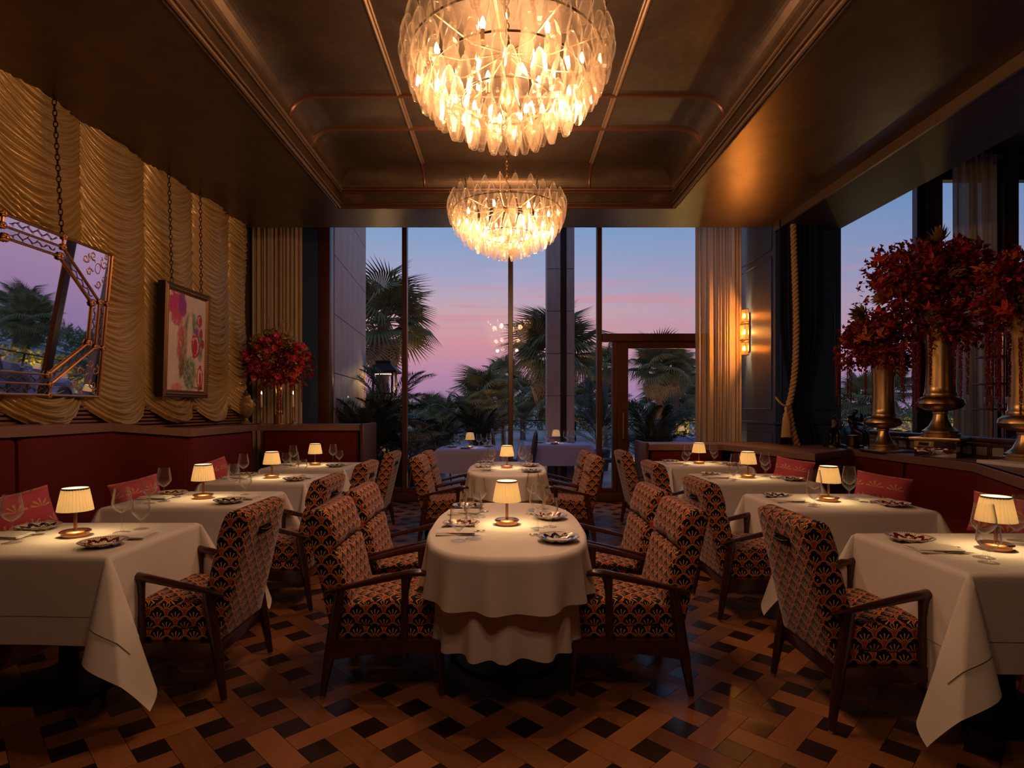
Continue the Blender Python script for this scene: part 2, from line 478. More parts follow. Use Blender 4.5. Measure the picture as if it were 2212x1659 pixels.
mat('pillow_print', (.4,.05,.07), .8, spec=.2, sheen=.2, fn=pillow_fn)
def plate_fn(dark, red):
    def fn(t, b):
        ux, uy, _ = sep(t, coord(t, 'Object'))
        r = (ux*ux+uy*uy).sqrt(); a = ux.atan2(uy)
        n = noise(t, coord(t, 'Object'), 60, 3, .6)
        pet = ((a*9).sin()*.010+.072+(n-.5)*.03)
        flo = (r-pet).abs().lt(.011)*n.gt(.40)
        flo2 = (n.gt(.60))*r.gt(.045)*r.lt(.088)
        dash = (a*60).sin().gt(.2)*r.gt(.094)*r.lt(.101)
        c = mixc(t, flo2, (.72,.68,.58), red)
        c = mixc(t, flo, c, dark)
        c = mixc(t, dash, c, dark)
        c = mixc(t, r.gt(.103), c, (.30,.14,.05))
        lk(t, c, b.inputs['Base Color'])
    return fn
mat('plate_navy', (.7,.7,.65), .12, spec=.6, fn=plate_fn((.008,.010,.05), (.03,.02,.06)))
mat('plate_red', (.7,.7,.65), .12, spec=.6, fn=plate_fn((.12,.008,.008), (.03,.010,.03)))
def shade_mat(name, strength):
    m = bpy.data.materials.new(name); m.use_nodes = True; t = m.node_tree; b = t.nodes['Principled BSDF']
    b.inputs['Base Color'].default_value = (.80,.66,.42,1); b.inputs['Roughness'].default_value = .8
    _, _, z = sep(t, coord(t, 'Object'))
    b.inputs['Emission Color'].default_value = (1,.62,.235,1)
    b.inputs['Emission Strength'].default_value = strength
    o = t.nodes['Material Output']; tr = t.nodes.new('ShaderNodeBsdfTranslucent'); tr.inputs[0].default_value = (1,.68,.30,1)
    q = t.nodes.new('ShaderNodeMixShader'); q.inputs[0].default_value = .046
    t.links.new(b.outputs[0], q.inputs[1]); t.links.new(tr.outputs[0], q.inputs[2]); t.links.new(q.outputs[0], o.inputs[0])
    M[name] = m
shade_mat('lamp_shade', .22)
mat('lamp_diffuser', (1,.9,.7), emit=(1,.76,.40), estr=2.2)
# ------------------------------------------------------------------ floor
ZC = 3.80; WY = 8.80                                  # ceiling height, window wall
fl = MB().box((2.5, 3.1, -.06), (14, 11.6, .1)).build('floor', 'joint'); tag(fl, kind='structure')
U = .1213
e1 = Vector((1, 1, 0))/math.sqrt(2); e2 = Vector((-1, 1, 0))/math.sqrt(2)
S0 = Vector((-.265, 2.558, 0))
def piece_mesh(nm, L, Wd, m):
    g = .0011; x, y = L/2-g, Wd/2-g
    v = [(-x,-y,-.008),(x,-y,-.008),(x,y,-.008),(-x,y,-.008),(-x,-y,0),(x,-y,0),(x,y,0),(-x,y,0)]
    f = [(4,5,6,7),(0,1,5,4),(1,2,6,5),(2,3,7,6),(3,0,4,7)]
    mb = MB(); mb.add(v, f, uv=[[(v[i][0], v[i][1]) for i in q] for q in f]); return mb, mb.mesh(nm, m)
mbP, meP = piece_mesh('floor_plank', 3*U, U, 'parquet_wood')
mbT, meT = piece_mesh('floor_tile', U, U, 'parquet_dark')
planks = []; tiles = []
for i in range(-60, 61):
    for j in range(-60, 61):
        p = S0+(e1*(2*i)+e2*(2*j))*U
        if -4.2 < p.x < 5.0 and .9 < p.y < 8.7: tiles.append((p, PI/4))
        p = S0+(e1*(2*i-1)+e2*(2*j-1))*U
        if -4.2 < p.x < 5.0 and .9 < p.y < 8.7: planks.append((p, PI/4 if (i+j) % 2 else 3*PI/4))
def vis_key(pa):
    p = pa[0]; px = 1095+F*p.x/p.y; py = 882+F*EYE/p.y
    hid = 0
    if px < -60 or px > 2270 or py > 1720: hid += 100
    if abs(p.x) > 1.75: hid += 30                     # under the cloths of the side tables
    if abs(p.x) < .35 and 2.7 < p.y < 4.0: hid += 20
    return hid+p.y
for lst, me, mb, nm, m in ((planks, meP, mbP, 'floor_plank', 'parquet_wood'), (tiles, meT, mbT, 'floor_tile', 'parquet_dark')):
    lst.sort(key=vis_key); rest = MB()
    for n, (p, a) in enumerate(lst):
        if n < 298:
            o = link(nm, me, fl, p, a)
        else:
            k = random.random()*5
            rest.add(mb.v, mb.f, uv=[[(u+k, v+k) for u, v in q] for q in mb.uv], mx=T(*p) @ rz(a))
    tag(rest.build('floor_planks_beyond' if nm == 'floor_plank' else 'floor_tiles_beyond', m, fl), kind='stuff')

# ------------------------------------------------------------------ ceiling with coved tray
TX = 1.97; TY = 6.85; TY0 = -.6; ZF = 4.0; ZV = 4.20; CR = .27
ce = MB()
def quad(mb, a, b, c, d): mb.add([a, b, c, d], [(0,1,2,3)])
for x0, x1, y0, y1 in ((-3.8, -TX, -2.5, 7.65), (TX, 3.48, -2.5, 7.65), (-TX, TX, TY, 7.65), (-TX, TX, -2.5, TY0)):
    quad(ce, (x0,y0,ZC), (x0,y1,ZC), (x1,y1,ZC), (x1,y0,ZC))
ring = lambda x, ya, yb, z: [(-x,ya,z),(x,ya,z),(x,yb,z),(-x,yb,z)]
rings = [ring(TX, TY0, TY, ZC), ring(TX, TY0, TY, ZF)]
N = 14
for k in range(N+1):
    a = PI/2*k/N; s = CR*(1-math.cos(a)); z = ZF+(ZV-ZF)*math.sin(a)
    s += .02
    rings.append(ring(TX-s, TY0+s, TY-s, z))
for k in range(len(rings)-1):
    for q in range(4):
        q2 = (q+1) % 4
        quad(ce, rings[k][q], rings[k][q2], rings[k+1][q2], rings[k+1][q])
ce.add(rings[-1], [(0,1,2,3)])
quad(ce, (-3.8,7.65,ZC), (-3.8,7.65,4.7), (3.48,7.65,4.7), (3.48,7.65,ZC))
quad(ce, (-3.8,7.65,4.7), (-3.8,9.0,4.7), (3.48,9.0,4.7), (3.48,7.65,4.7))
ceil = ce.build('ceiling', 'ceiling_plaster', smooth=50); tag(ceil, kind='structure')
def bar(name, p0, p1, r, m, par, n=8):
    return MB().tube([p0, p1], r, n).build(name, m, par, smooth=40)
for s in (-1, 1):
    for dx, z, r in ((.035, ZC-.004, .012), (.0, ZC-.010, .016), (-.012, ZC+.03, .010)):
        bar('edge_molding', (s*(TX+dx), TY0, z), (s*(TX+dx), TY+max(dx, 0), z), r, 'ceiling_trim', ceil)
    for dx, z, r in ((-.012, ZF-.035, .010), (-.02, ZF-.005, .017)):
        bar('cove_molding', (s*(TX+dx), TY0, z), (s*(TX+dx), TY+dx, z), r, 'ceiling_trim', ceil)
    bar('ceiling_rib', (s*.97, TY0+.3, ZV), (s*.97, TY-CR-.02, ZV), .018, 'ceiling_trim', ceil)
    bar('ceiling_rib', (s*.945, TY0+.3, ZV), (s*.945, TY-CR-.02, ZV), .010, 'ceiling_trim', ceil)
    pts = []
    for k in range(N+1):
        a = PI/2*k/N; pts.append((s*.97, TY-.02-CR*(1-math.cos(a)), ZF+(ZV-ZF)*math.sin(a)))
    MB().tube(pts, .016, 8).build('cove_rib', 'ceiling_trim_red', ceil, smooth=40)
for dy, z, r in ((.035, ZC-.004, .012), (0, ZC-.010, .016), (-.012, ZC+.03, .010)):
    bar('edge_molding', (-TX-.03, TY+dy, z), (TX+.03, TY+dy, z), r, 'ceiling_trim_red', ceil)
for dy, z, r in ((-.012, ZF-.035, .010), (-.02, ZF-.005, .017)):
    bar('cove_molding', (-TX, TY+dy, z), (TX, TY+dy, z), r, 'ceiling_trim_red', ceil)
for y in (5.155, 5.76, 2.4, 3.0):
    pts = []
    for k in range(N+1):
        a = PI/2*k/N; pts.append((-(TX-.02-CR*(1-math.cos(a))), y, ZF+(ZV-ZF)*math.sin(a)))
    pts += [(-p[0], p[1], p[2]) for p in reversed(pts)]
    if y < 4: continue
    MB().tube(pts, .026, 8, up=(0,1,0)).build('ceiling_rib', 'ceiling_trim_red', ceil, smooth=40)

# ------------------------------------------------------------------ walls, beam
def sbox(name, x0, x1, y0, y1, z0, z1, m, parent=None, r=0):
    o = MB().box(((x0+x1)/2, (y0+y1)/2, (z0+z1)/2), (x1-x0, y1-y0, z1-z0), r).build(name, m, parent, smooth=40 if r else None)
    if not parent: tag(o, kind='structure')
    return o
mat('dark_wall', (.05,.03,.022), .7)
sbox('wall_left', -3.95, -3.78, -2.5, 8.9, -.05, 4.7, 'dark_wall')
sbox('wall_back', -3.95, 11, -2.6, -2.5, -.05, 5.4, 'dark_wall')
sbox('wall_right', 10.6, 10.7, -2.5, 9, -.05, 5.4, 'dark_wall')
bm_ = sbox('ceiling_beam', 3.48, 4.28, -2.5, 7.5, 3.715, 5.3, 'beam_paint')
sbox('trim_1', 3.455, 3.48, -2.5, 7.5, 3.70, 3.80, 'ceiling_trim')
hc = MB(); quad(hc, (4.28,-2.5,5.3), (10.7,-2.5,5.3), (10.7,9,5.3), (4.28,9,5.3)); tag(hc.build('ceiling_right', 'beam_paint'), kind='structure')
def moulded_frame(parent, o, u, v, w, h, t=.018, d=.014, m='blue_lacquer'):
    o, u, v = Vector(o), Vector(u), Vector(v); n = u.cross(v)
    mx = Matrix((u, v, n)).transposed().to_4x4(); mx.translation = o
    b = MB()
    for c, dd in (((w/2, 0, 0), (w, t, d)), ((w/2, h, 0), (w, t, d)), ((0, h/2, 0), (t, h, d)), ((w, h/2, 0), (t, h, d))):
        b.box(c, dd, .004, mx=mx, seg=1)
    return b.build('panel_molding', m, parent, smooth=40)
pier = sbox('wall_pier', 3.48, 4.33, 7.5, 8.85, 0, 4.7, 'blue_lacquer')
moulded_frame(pier, (4.25,7.494,1.40), (-1,0,0), (0,0,1), .70, 2.22)
moulded_frame(pier, (4.25,7.494,.5), (-1,0,0), (0,0,1), .70, .58)
sbox('chair_rail', 3.46, 4.34, 7.47, 7.5, 1.20, 1.235, 'blue_lacquer', pier, .006)
sbox('chair_rail', 3.45, 3.48, 7.5, 8.8, 1.20, 1.235, 'blue_lacquer', pier, .006)
moulded_frame(pier, (3.474,8.72,1.40), (0,-1,0), (0,0,1), 1.12, 2.0)
moulded_frame(pier, (3.474,8.72,3.50), (0,-1,0), (0,0,1), 1.12, .8)
moulded_frame(pier, (3.474,8.72,.5), (0,-1,0), (0,0,1), 1.12, .60)
p2_ = sbox('wall_far', -3.9, -2.84, WY-.06, WY+.1, 0, 4.7, 'blue_lacquer')
sbox('trim_2', -2.84, -2.67, WY-.08, WY+.12, 0, 4.7, 'frame_wood', r=.01)
sbox('baseboard_far', -2.7, 3.48, WY-.06, WY+.06, 0, .14, 'frame_wood', r=.01)

# ------------------------------------------------------------------ window wall
def pane(parent, x0, x1, z0, z1, y=WY, m='window_glass'):
    b = MB(); b.box(((x0+x1)/2, y, (z0+z1)/2), (x1-x0, .010, z1-z0))
    return b.build('pane', m, parent)
def member(parent, nm, x0, x1, z0, z1, d=.13, y=WY, m='frame_wood'):
    return MB().box(((x0+x1)/2, y, (z0+z1)/2), (x1-x0, d, z1-z0), .008, seg=1).build(nm, m, parent, smooth=40)
xs = [-2.67, -1.55, .056, 1.40, 2.95]
for n in range(3):
    wn = struct('window_%d' % (n+1))
    member(wn, 'mullion', xs[n+1]-.037, xs[n+1]+.037, .14, 4.7)
    member(wn, 'sill', xs[n], xs[n+1], .14, .20, .10)
    pane(wn, xs[n]+.02, xs[n+1]-.037, .2, 4.7)
wn = struct('window_4')
member(wn, 'transom', 1.437, 3.4, 2.42, 2.54, .15)
pane(wn, 1.437, 3.4, 2.54, 4.7)
member(wn, 'mullion', 1.60, 1.66, .14, 2.42)
pane(wn, 1.437, 1.60, .2, 2.42)
member(wn, 'sill', 1.437, 1.66, .14, .20, .10)
dn = struct('door_1')
member(dn, 'stile', 1.66, 1.84, .02, 2.42, .07)
member(dn, 'stile', 3.0, 3.18, .02, 2.42, .07)
member(dn, 'head_rail', 1.84, 3.0, 2.32, 2.42, .07)
member(dn, 'kick_rail', 1.84, 3.0, .02, .28, .07)
pane(dn, 1.84, 3.0, .28, 2.32)
MB().tube([(1.75, WY-.09, .95), (1.75, WY-.09, 1.35)], .012, 10).build('door_handle', 'antique_brass', dn, smooth=60)
# adjoining bar: taller glazing beyond the beam
for n, (x0, x1) in enumerate(((4.33, 6.28), (6.5, 7.42), (7.72, 10.6))):
    wn = struct('window_%d' % (n+5))
    pane(wn, x0, x1, .3, 4.86)
    member(wn, 'sill', x0, x1, .0, .30, .14)
    member(wn, 'head', x0, x1, 4.86, 5.3, .14, m='black_metal')
    if n < 2:
        xb = (6.28, 7.42)[n]
        member(wn, 'mullion', xb-.08, xb+.02, 0, 5.3, .12)
        member(wn, 'mullion', xb+.02, xb+.24, 0, 5.3, .30)
        member(wn, 'mullion', xb+.24, xb+.30, 0, 5.3, .12, m='black_metal')
sbox('trim_3', 4.33, 10.6, WY-.14, WY-.07, 5.15, 5.22, 'ceiling_trim')
# ------------------------------------------------------------------ dining chair (front = +x)
def chair_proto():
    t = thing('dining_chair', 'x', 'chair')
    for s in (-1, 1):
        y = s*.268
        lg = MB().tube([(-.292, s*.272, .012), (-.262, y, .20), (-.232, s*.264, .38), (-.205, s*.262, .535)], [.0125, .021, .024, .019], 10, flat=1.25, up=(1,0,0)).build('leg', 'chair_wood', t, smooth=50)
        MB().lathe([(.0, 0), (.011, 0), (.012, .014), (0, .014)], 10, (-.293, s*.272, 0)).build('glide', 'steel', lg, smooth=40)
        lg = MB().tube([(.290, s*.270, .012), (.283, y, .15), (.272, y, .285)], [.0125, .018, .023], 10).build('leg', 'chair_wood', t, smooth=50)
        MB().lathe([(.0, 0), (.011, 0), (.012, .014), (0, .014)], 10, (.290, s*.270, 0)).build('glide', 'steel', lg, smooth=40)
        # side rail, deeper at the back, gently arched underneath
        rings = []
        for k in range(9):
            u = k/8; x = lerp(-.262, .275, u); zb = lerp(.185, .215, u)+.020*math.sin(PI*u); zt = .285
            rings.append([(x, y-.014, zb), (x, y+.014, zb), (x, y+.014, zt), (x, y-.014, zt)])
        MB().loft(rings).build('side_rail', 'chair_wood', t, smooth=30)
        MB().tube([(.105, y, .20), (.106, y, .36), (.108, y, .50), (.112, s*.270, .565), (.118, s*.272, .60)], [.019, .020, .018, .024, .034], 10, flat=.8, up=(0,1,0)).build('arm_post', 'chair_wood', t, smooth=50)
        pts = [(-.285, s*.262, .512), (-.25, s*.263, .520), (-.18, s*.266, .537), (-.05, s*.270, .567), (.06, s*.273, .592), (.13, s*.275, .607), (.18, s*.276, .612), (.208, s*.276, .606), (.218, s*.276, .596)]
        MB().tube(pts, [.010, .016, .021, .026, .029, .030, .028, .022, .010], 12, flat=.62, up=(0,0,1)).build('armrest', 'chair_wood', t, smooth=60)
    MB().box((.265, 0, .245), (.024, .51, .07), .006).build('cross_rail', 'chair_wood', t, smooth=40)
    MB().box((-.235, 0, .235), (.024, .51, .07), .006).build('cross_rail', 'chair_wood', t, smooth=40)
    MB().box((.02, 0, .305), (.50, .488, .065), .02, seg=3).build('seat_base', 'fan_fabric', t, smooth=50, boxuv=1.0)
    # seat cushion, crowned
    v, f = [], []
    b = MB(); n = 14
    def sec(u):
        x = lerp(-.20, .285, u); e = 1-smooth01((abs(u-.5)*2-.86)/.14)
        h = .055+.022*math.sin(PI*u)+.012*u
        ring_ = []
        for k in range(24):
            a = 2*PI*k/24; c, s = math.cos(a), math.sin(a)
            pw = lambda q, p: math.copysign(abs(q)**p, q)
            ring_.append((x, .248*pw(c, .22)*(.985+.015*e), .40+h*pw(s, .40)*(.55+.45*e)))
        return ring_
    b.loft([sec(i/n) for i in range(n+1)])
    b.build('seat_cushion', 'fan_fabric', t, smooth=60, boxuv=1.0)
    # upholstered back: side profile swept across the width
    H = .650; tilt = R(13.0)
    prof = []
    def add(n_, h): prof.append((n_, h))
    th = .118
    for k in range(6): a = PI+PI/2*k/5; add(.02+.02*math.cos(a), .02+.02*math.sin(a))           # rear bottom
    for k in range(6): a = -PI/2+PI/2*k/5; add(th-.03+.03*math.cos(a), .03+.03*math.sin(a))       # front bottom
    for h in (.15, .28, .38): add(th+.006, h)
    add(th+.002, .428); add(th-.018, .440); add(th+.002, .452)
    add(th+.010, .49); add(th+.006, .56)
    for k in range(7): a = PI/2*k/6; add(th-.055+.055*math.cos(a), H-.055+.055*math.sin(a))
    for k in range(6): a = PI/2+PI/2*k/5; add(.025+.025*math.cos(a), H-.025+.025*math.sin(a))
    add(0, .40); add(0, .2)
    org = Vector((-.252, 0, .262))
    def ring_at(y, ins, pull=0):
        r_ = []
        for i, (n_, h) in enumerate(prof):
            cx, ch = th/2, H/2
            nn = cx+(n_-cx)*(1-ins/(th/2)); hh = ch+(h-ch)*(1-ins/(H/2))
            if pull and abs(h-.44) < .03 and n_ > .05: nn -= pull
            x = nn*math.cos(tilt)-hh*math.sin(tilt); z = nn*math.sin(tilt)+hh*math.cos(tilt)
            r_.append((org.x+x, y, org.z+z))
        return r_
    b = MB()
    b.loft([ring_at(*q) for q in ((-.243,.014),(-.240,.005),(-.232,0),(-.15,0),(-.06,0,.002),(-.02,0,.010),(0,0,.016),(.02,0,.010),(.06,0,.002),(.15,0),(.232,0),(.240,.005),(.243,.014))])
    b.build('backrest', 'fan_fabric', t, smooth=60, boxuv=1.0)
    def on_back(n_, h): return (org.x+n_*math.cos(tilt)-h*math.sin(tilt), org.z+n_*math.sin(tilt)+h*math.cos(tilt))
    bx, bz = on_back(th-.022, .44)
    MB().lathe([(0,.010),(.010,.008),(.014,0)], 12, mx=T(bx,0,bz) @ ry(PI/2-tilt)).build('button', 'fan_fabric', t, smooth=60)
    hx, hz = on_back(-.001, .535)
    mx = T(hx, 0, hz) @ ry(-tilt)
    h_ = MB().box((0,0,0), (.006, .150, .042), .0028, mx=mx).build('handle', 'dark_bronze', t, smooth=40)
    MB().tube([(-.004,-.06,.004), (-.020,-.045,.002), (-.022,0,0), (-.020,.045,.002), (-.004,.06,.004)], .006, 8, mx=mx).build('grip', 'dark_bronze', h_, smooth=60)
    return t
CHAIR = chair_proto(); _used = []
def chair(x, y, rot, label, group):
    o = CHAIR if not _used else copy_tree(CHAIR); _used.append(1)
    o.location = (x, y, 0); o.rotation_euler = (0, 0, rot); o['label'] = label; o['group'] = group

# ------------------------------------------------------------------ tables, cloths and settings
ORD = ('first', 'second', 'third', 'fourth')
ROWL, ROWR = 'along the gold drapes', 'along the brass vases'
def cloth_grid(a, b, ox, oy, z, out=0.0, res=.018, seed=0, swing=(1,1,1,1)):
    """rectangular cloth over a table of half size a x b, overhang ox/oy; corners fall as folded flaps"""
    rnd = random.Random(seed); ph = [rnd.random()*6 for _ in range(8)]
    er = .012
    def axis(h, o):
        n = max(2, round(2*h/.03)); m = int(o/res+.5); L = [-h-res*k for k in range(m, 0, -1)]
        return L+[lerp(-h, h, k/n) for k in range(n+1)]+[h+res*k for k in range(1, m+1)]
    us, vs_ = axis(a, ox), axis(b, oy)
    def hang(d):                                    # rounded table edge then vertical
        if d < er*PI/2: t = d/er; return er*math.sin(t), er*(1-math.cos(t))
        return er, er+(d-er*PI/2)
    def P(u, v):
        su, sv = (1 if u > 0 else -1), (1 if v > 0 else -1)
        du, dv = max(0, abs(u)-a), max(0, abs(v)-b)
        if du < 1e-6 and dv < 1e-6: return (u, v, z)
        g = .10
        if dv < 1e-6:
            o, d = hang(du); wv = .006*(1+math.sin(v*9+ph[0]))*min(1, d*4)+g*d*d*max(0, abs(v)/b-.4)
            return (su*(a+o+wv+out*min(1, d*12)), v, z-d)
        if du < 1e-6:
            o, d = hang(dv); wv = .006*(1+math.sin(u*8+ph[1]))*min(1, d*4)+g*d*d*max(0, abs(u)/a-.4)
            return (u, sv*(b+o+wv+out*min(1, d*12)), z-d)
        r = math.hypot(du, dv); f = math.atan2(dv, du)
        k = (0 if su > 0 else 1)+(0 if sv > 0 else 2)
        q = f if f < PI/4 else PI/2-f                # 0 at the sides, 45 deg along the fold
        o, d = hang(r*math.cos(q*.58)); fl_ = r*math.sin(q*.58)*.95*swing[k]
        op = r*.30*math.sin(4*f)                      # the two halves of the flap stay apart
        cf = math.cos(f)**2
        sd = g*d*d*.6+.006+out*min(1, d*12)
        e0 = .006*(1+math.sin((sv*b)*9+ph[0]))*min(1, d*4)*cf; e1_ = .006*(1+math.sin((su*a)*8+ph[1]))*min(1, d*4)*(1-cf)
        pf = out*1.6*min(1, r*10)
        dx = (fl_*.71+op*.5+pf)*su; dy = (fl_*.71-op*.5+pf)*sv
        return (su*(a+(o+sd)*cf+e0)+dx, sv*(b+(o+sd)*(1-cf)+e1_)+dy, z-d)
    W_ = len(us); v = [P(u, w_) for w_ in vs_ for u in us]; f = []
    for j in range(len(vs_)-1):
        for i in range(W_-1):
            A, B, C, D = j*W_+i, j*W_+i+1, (j+1)*W_+i+1, (j+1)*W_+i
            cu, cv = (us[i]+us[i+1])/2, (vs_[j]+vs_[j+1])/2
            if abs(cu) > a and abs(cv) > b:
                if cu*cv > 0: f += [(A,B,C), (A,C,D)]
                else: f += [(A,B,D), (B,C,D)]
            else: f.append((A,B,C,D))
    return MB().add(v, f)
def oval_pts(a, b, n):
    pts = []
    for k in range(n):
        t = 2*PI*k/n; c, s = math.cos(t), math.sin(t); p = .72
        pts.append((a*math.copysign(abs(c)**p, c), b*math.copysign(abs(s)**p, s)))
    return pts
def oval_cloth(a, b, drop, z, amp, folds, seed, flare, lift=.03):
    n = 220; rim = oval_pts(a, b, n); rnd = random.Random(seed)
    p0, p1 = rnd.random()*6, rnd.random()*6
    s = [0.0]
    for k in range(n): s.append(s[-1]+math.dist(rim[k], rim[(k+1) % n]))
    Ltot = s[-1]; mb = MB(); rings = []
    rings.append([(x*.5, y*.5, z) for x, y in rim])
    rings.append([(x*.98, y*.98, z) for x, y in rim])
    for j in range(15):
        h = j/14; rr = []
        for k, (x, y) in enumerate(rim):
            ph = 2*PI*folds*s[k]/Ltot
            wv = (math.sin(ph+p0+.5*math.sin(ph*.37+p1))+.35*math.sin(ph*.5+p1))
            nx, ny = x/a/a, y/b/b; L = math.hypot(nx, ny) or 1; nx /= L; ny /= L
            d = drop*h
            o = .010*min(1, h*14)+flare*d+amp*(h**1.3)*(wv+.6)
            zz = z-.001-(0 if j else 0)-d+(lift*h*h*(-.5*wv) if j else 0)
            rr.append((x+nx*o, y+ny*o, zz))
        rings.append(rr)
    v = [p for r_ in rings for p in r_]; f = []
    for i in range(len(rings)-1):
        for k in range(n): f.append((i*n+k, i*n+(k+1) % n, (i+1)*n+(k+1) % n, (i+1)*n+k))
    f.append(tuple(range(n)))
    return mb.add(v, f)
def lamp_proto():
    t = thing('table_lamp', 'x', 'lamp')
    MB().lathe([(0,0),(.060,0),(.061,.004),(.060,.018),(.0695,.022),(.070,.026),(.064,.031),(.03,.034),(0,.034)], 36).build('base', 'copper', t, smooth=35)
    MB().lathe([(.0085,.030),(.0078,.10),(.0065,.235),(0,.236)], 14).build('stem', 'copper', t, smooth=60)
    n = 30; b = MB(); v = []; f = []
    for i, (r, z) in enumerate(((.079,.132),(.0735,.16),(.067,.195),(.0585,.243))):
        for k in range(n*4):
            a = 2*PI*k/(n*4); w_ = .0030*math.cos(a*n) if 0 < i < 3 else .0020*math.cos(a*n)
            v.append(((r+w_)*math.cos(a), (r+w_)*math.sin(a), z))
    m = n*4
    for i in range(3):
        for k in range(m): f.append((i*m+k, i*m+(k+1) % m, (i+1)*m+(k+1) % m, (i+1)*m+k))
    b.add(v, f); b.build('shade', 'lamp_shade', t, smooth=180)
    MB().lathe([(.0595,.240),(.0600,.249),(.0575,.2495),(.0575,.241)], 40).build('top_ring', 'antique_brass', t, smooth=35)
    MB().lathe([(0,.2475),(.0575,.2475)], 32).build('diffuser', 'lamp_diffuser', t)
    MB().lathe([(.012,.180),(.014,.195),(.012,.215),(0,.217)], 12, cap0=True).build('bulb', 'bulb', t, smooth=60)
    return t
LAMP = lamp_proto(); _lu = []
def lamp(x, y, z, label, group='pleated cordless lamps on the tables', power=6.0):
    o = LAMP if not _lu else copy_tree(LAMP); _lu.append(1)
    o.location = (x, y, z); o['label'] = label; o['group'] = group
    plight('lamp_light', (x, y, z+.165), power, (1, .64, .27), .012)
def glass_proto(name, prof, base_r, cat):
    t = thing(name, 'x', cat)
    MB().lathe(prof, 24).build('bowl', 'wine_glass', t, smooth=60)
    return t
WG = thing('wine_glass', 'x', 'glass')
MB().lathe([(0,.1045),(.010,.1055),(.030,.120),(.045,.142),(.0475,.152),(.0455,.175),(.040,.208),(.0355,.238),(.0347,.238),(.0393,.208),(.0447,.175),(.0467,.152),(.044,.143),(.030,.123),(.010,.109),(0,.108)], 28).build('bowl', 'wine_glass', WG, smooth=60)
MB().lathe([(0,.104),(.006,.102),(.0038,.085),(.0034,.05),(.004,.018),(.008,.007),(0,.007)], 10).build('stem', 'wine_glass', WG, smooth=60)
MB().lathe([(0,.0075),(.012,.006),(.040,.0015),(.041,.0004),(0,0)], 28).build('foot', 'wine_glass', WG, smooth=50)
GG = thing('water_glass', 'x', 'glass')
MB().lathe([(0,.048),(.008,.049),(.028,.068),(.045,.092),(.0455,.096),(.043,.125),(.0395,.160),(.0387,.160),(.042,.125),(.0445,.096),(.042,.090),(.026,.070),(.006,.053),(0,.052)], 28).build('bowl', 'wine_glass', GG, smooth=60)
MB().lathe([(0,.048),(.007,.046),(.005,.03),(.006,.012),(.010,.006),(0,.006)], 10).build('stem', 'wine_glass', GG, smooth=60)
MB().lathe([(0,.0075),(.012,.006),(.037,.0015),(.038,.0004),(0,0)], 28).build('foot', 'wine_glass', GG, smooth=50)
PL = {}
for c_ in ('navy', 'red'):
    PL[c_] = MB().lathe([(0,.004),(.05,.005),(.064,.009),(.085,.021),(.104,.028),(.1052,.0265),(.098,.022),(.072,.008),(.058,.004),(.056,0),(0,0)], 44).build('side_plate', ['plate_'+c_], smooth=40)
def napkin_mesh():
    b = MB()
    for k, (dx, zz) in enumerate(((0, .0065), (.004, .0125), (-.003, .0185))):
        def P(i, j, dx=dx, zz=zz):
            x = lerp(-.062, .062, i)*(1-.05*j)+dx; y = lerp(-.10, .10, j)
            return (x+.006*math.sin(y*20+zz*300), y, zz+.0035*math.sin(x*40+zz*200)*math.sin(y*14+1)-.003*(abs(i-.5)*2)**4)
        b.grid(P, 14, 20, uvs=False)
        b.grid(lambda i, j: tuple(Vector(P(i, j))-Vector((0,0,.0042))), 14, 20, uvs=False)
        for s in (0, 1):
            b.grid(lambda i, j, s=s: tuple(Vector(P(s, i))-Vector((0,0,.0042*j))), 20, 1, uvs=False)
            b.grid(lambda i, j, s=s: tuple(Vector(P(i, s))-Vector((0,0,.0042*j))), 14, 1, uvs=False)
    return b.mesh('napkin', 'linen', smooth=50)
NAP = link('napkin', napkin_mesh())
def fork_mesh():
    b = MB(); b.tube([(0,-.10,.005), (0,-.02,.004), (0,.035,.004)], [.0058, .003, .0035], 8, flat=.45, up=(0,0,1))
    b.box((0,.05,.0045), (.022,.032,.0025), .001, seg=1)
    for k in range(4): b.box((-.0082+k*.0055,.082,.006), (.0030,.042,.002), .0008, seg=1)
    return b.mesh('fork', 'steel', smooth=50)
def knife_mesh():
    b = MB(); b.tube([(0,-.11,.005), (0,-.06,.0055), (0,-.01,.004)], [.006, .0065, .005], 8, flat=.6, up=(0,0,1))
    b.add([(-.008,-.01,.004),(.008,-.01,.004),(.009,.07,.004),(.004,.11,.004),(-.008,.075,.004),(-.008,-.01,.0058),(.008,-.01,.0058),(.009,.07,.0055),(.004,.11,.005),(-.008,.075,.0055)], [(0,4,3,2,1),(5,6,7,8,9),(0,1,6,5),(1,2,7,6),(2,3,8,7),(3,4,9,8),(4,0,5,9)])
    return b.mesh('knife', 'steel', smooth=40)
FK = link('fork', fork_mesh()); KN = link('knife', knife_mesh())
_first = {}
def put(proto, x, y, z, rot, label, cat, group):
    key = proto.name
    o = proto if key not in _first else copy_tree(proto); _first[key] = 1
    o.location = (x, y, z); o.rotation_euler = (0, 0, rot); tag(o, label, cat, group); return o
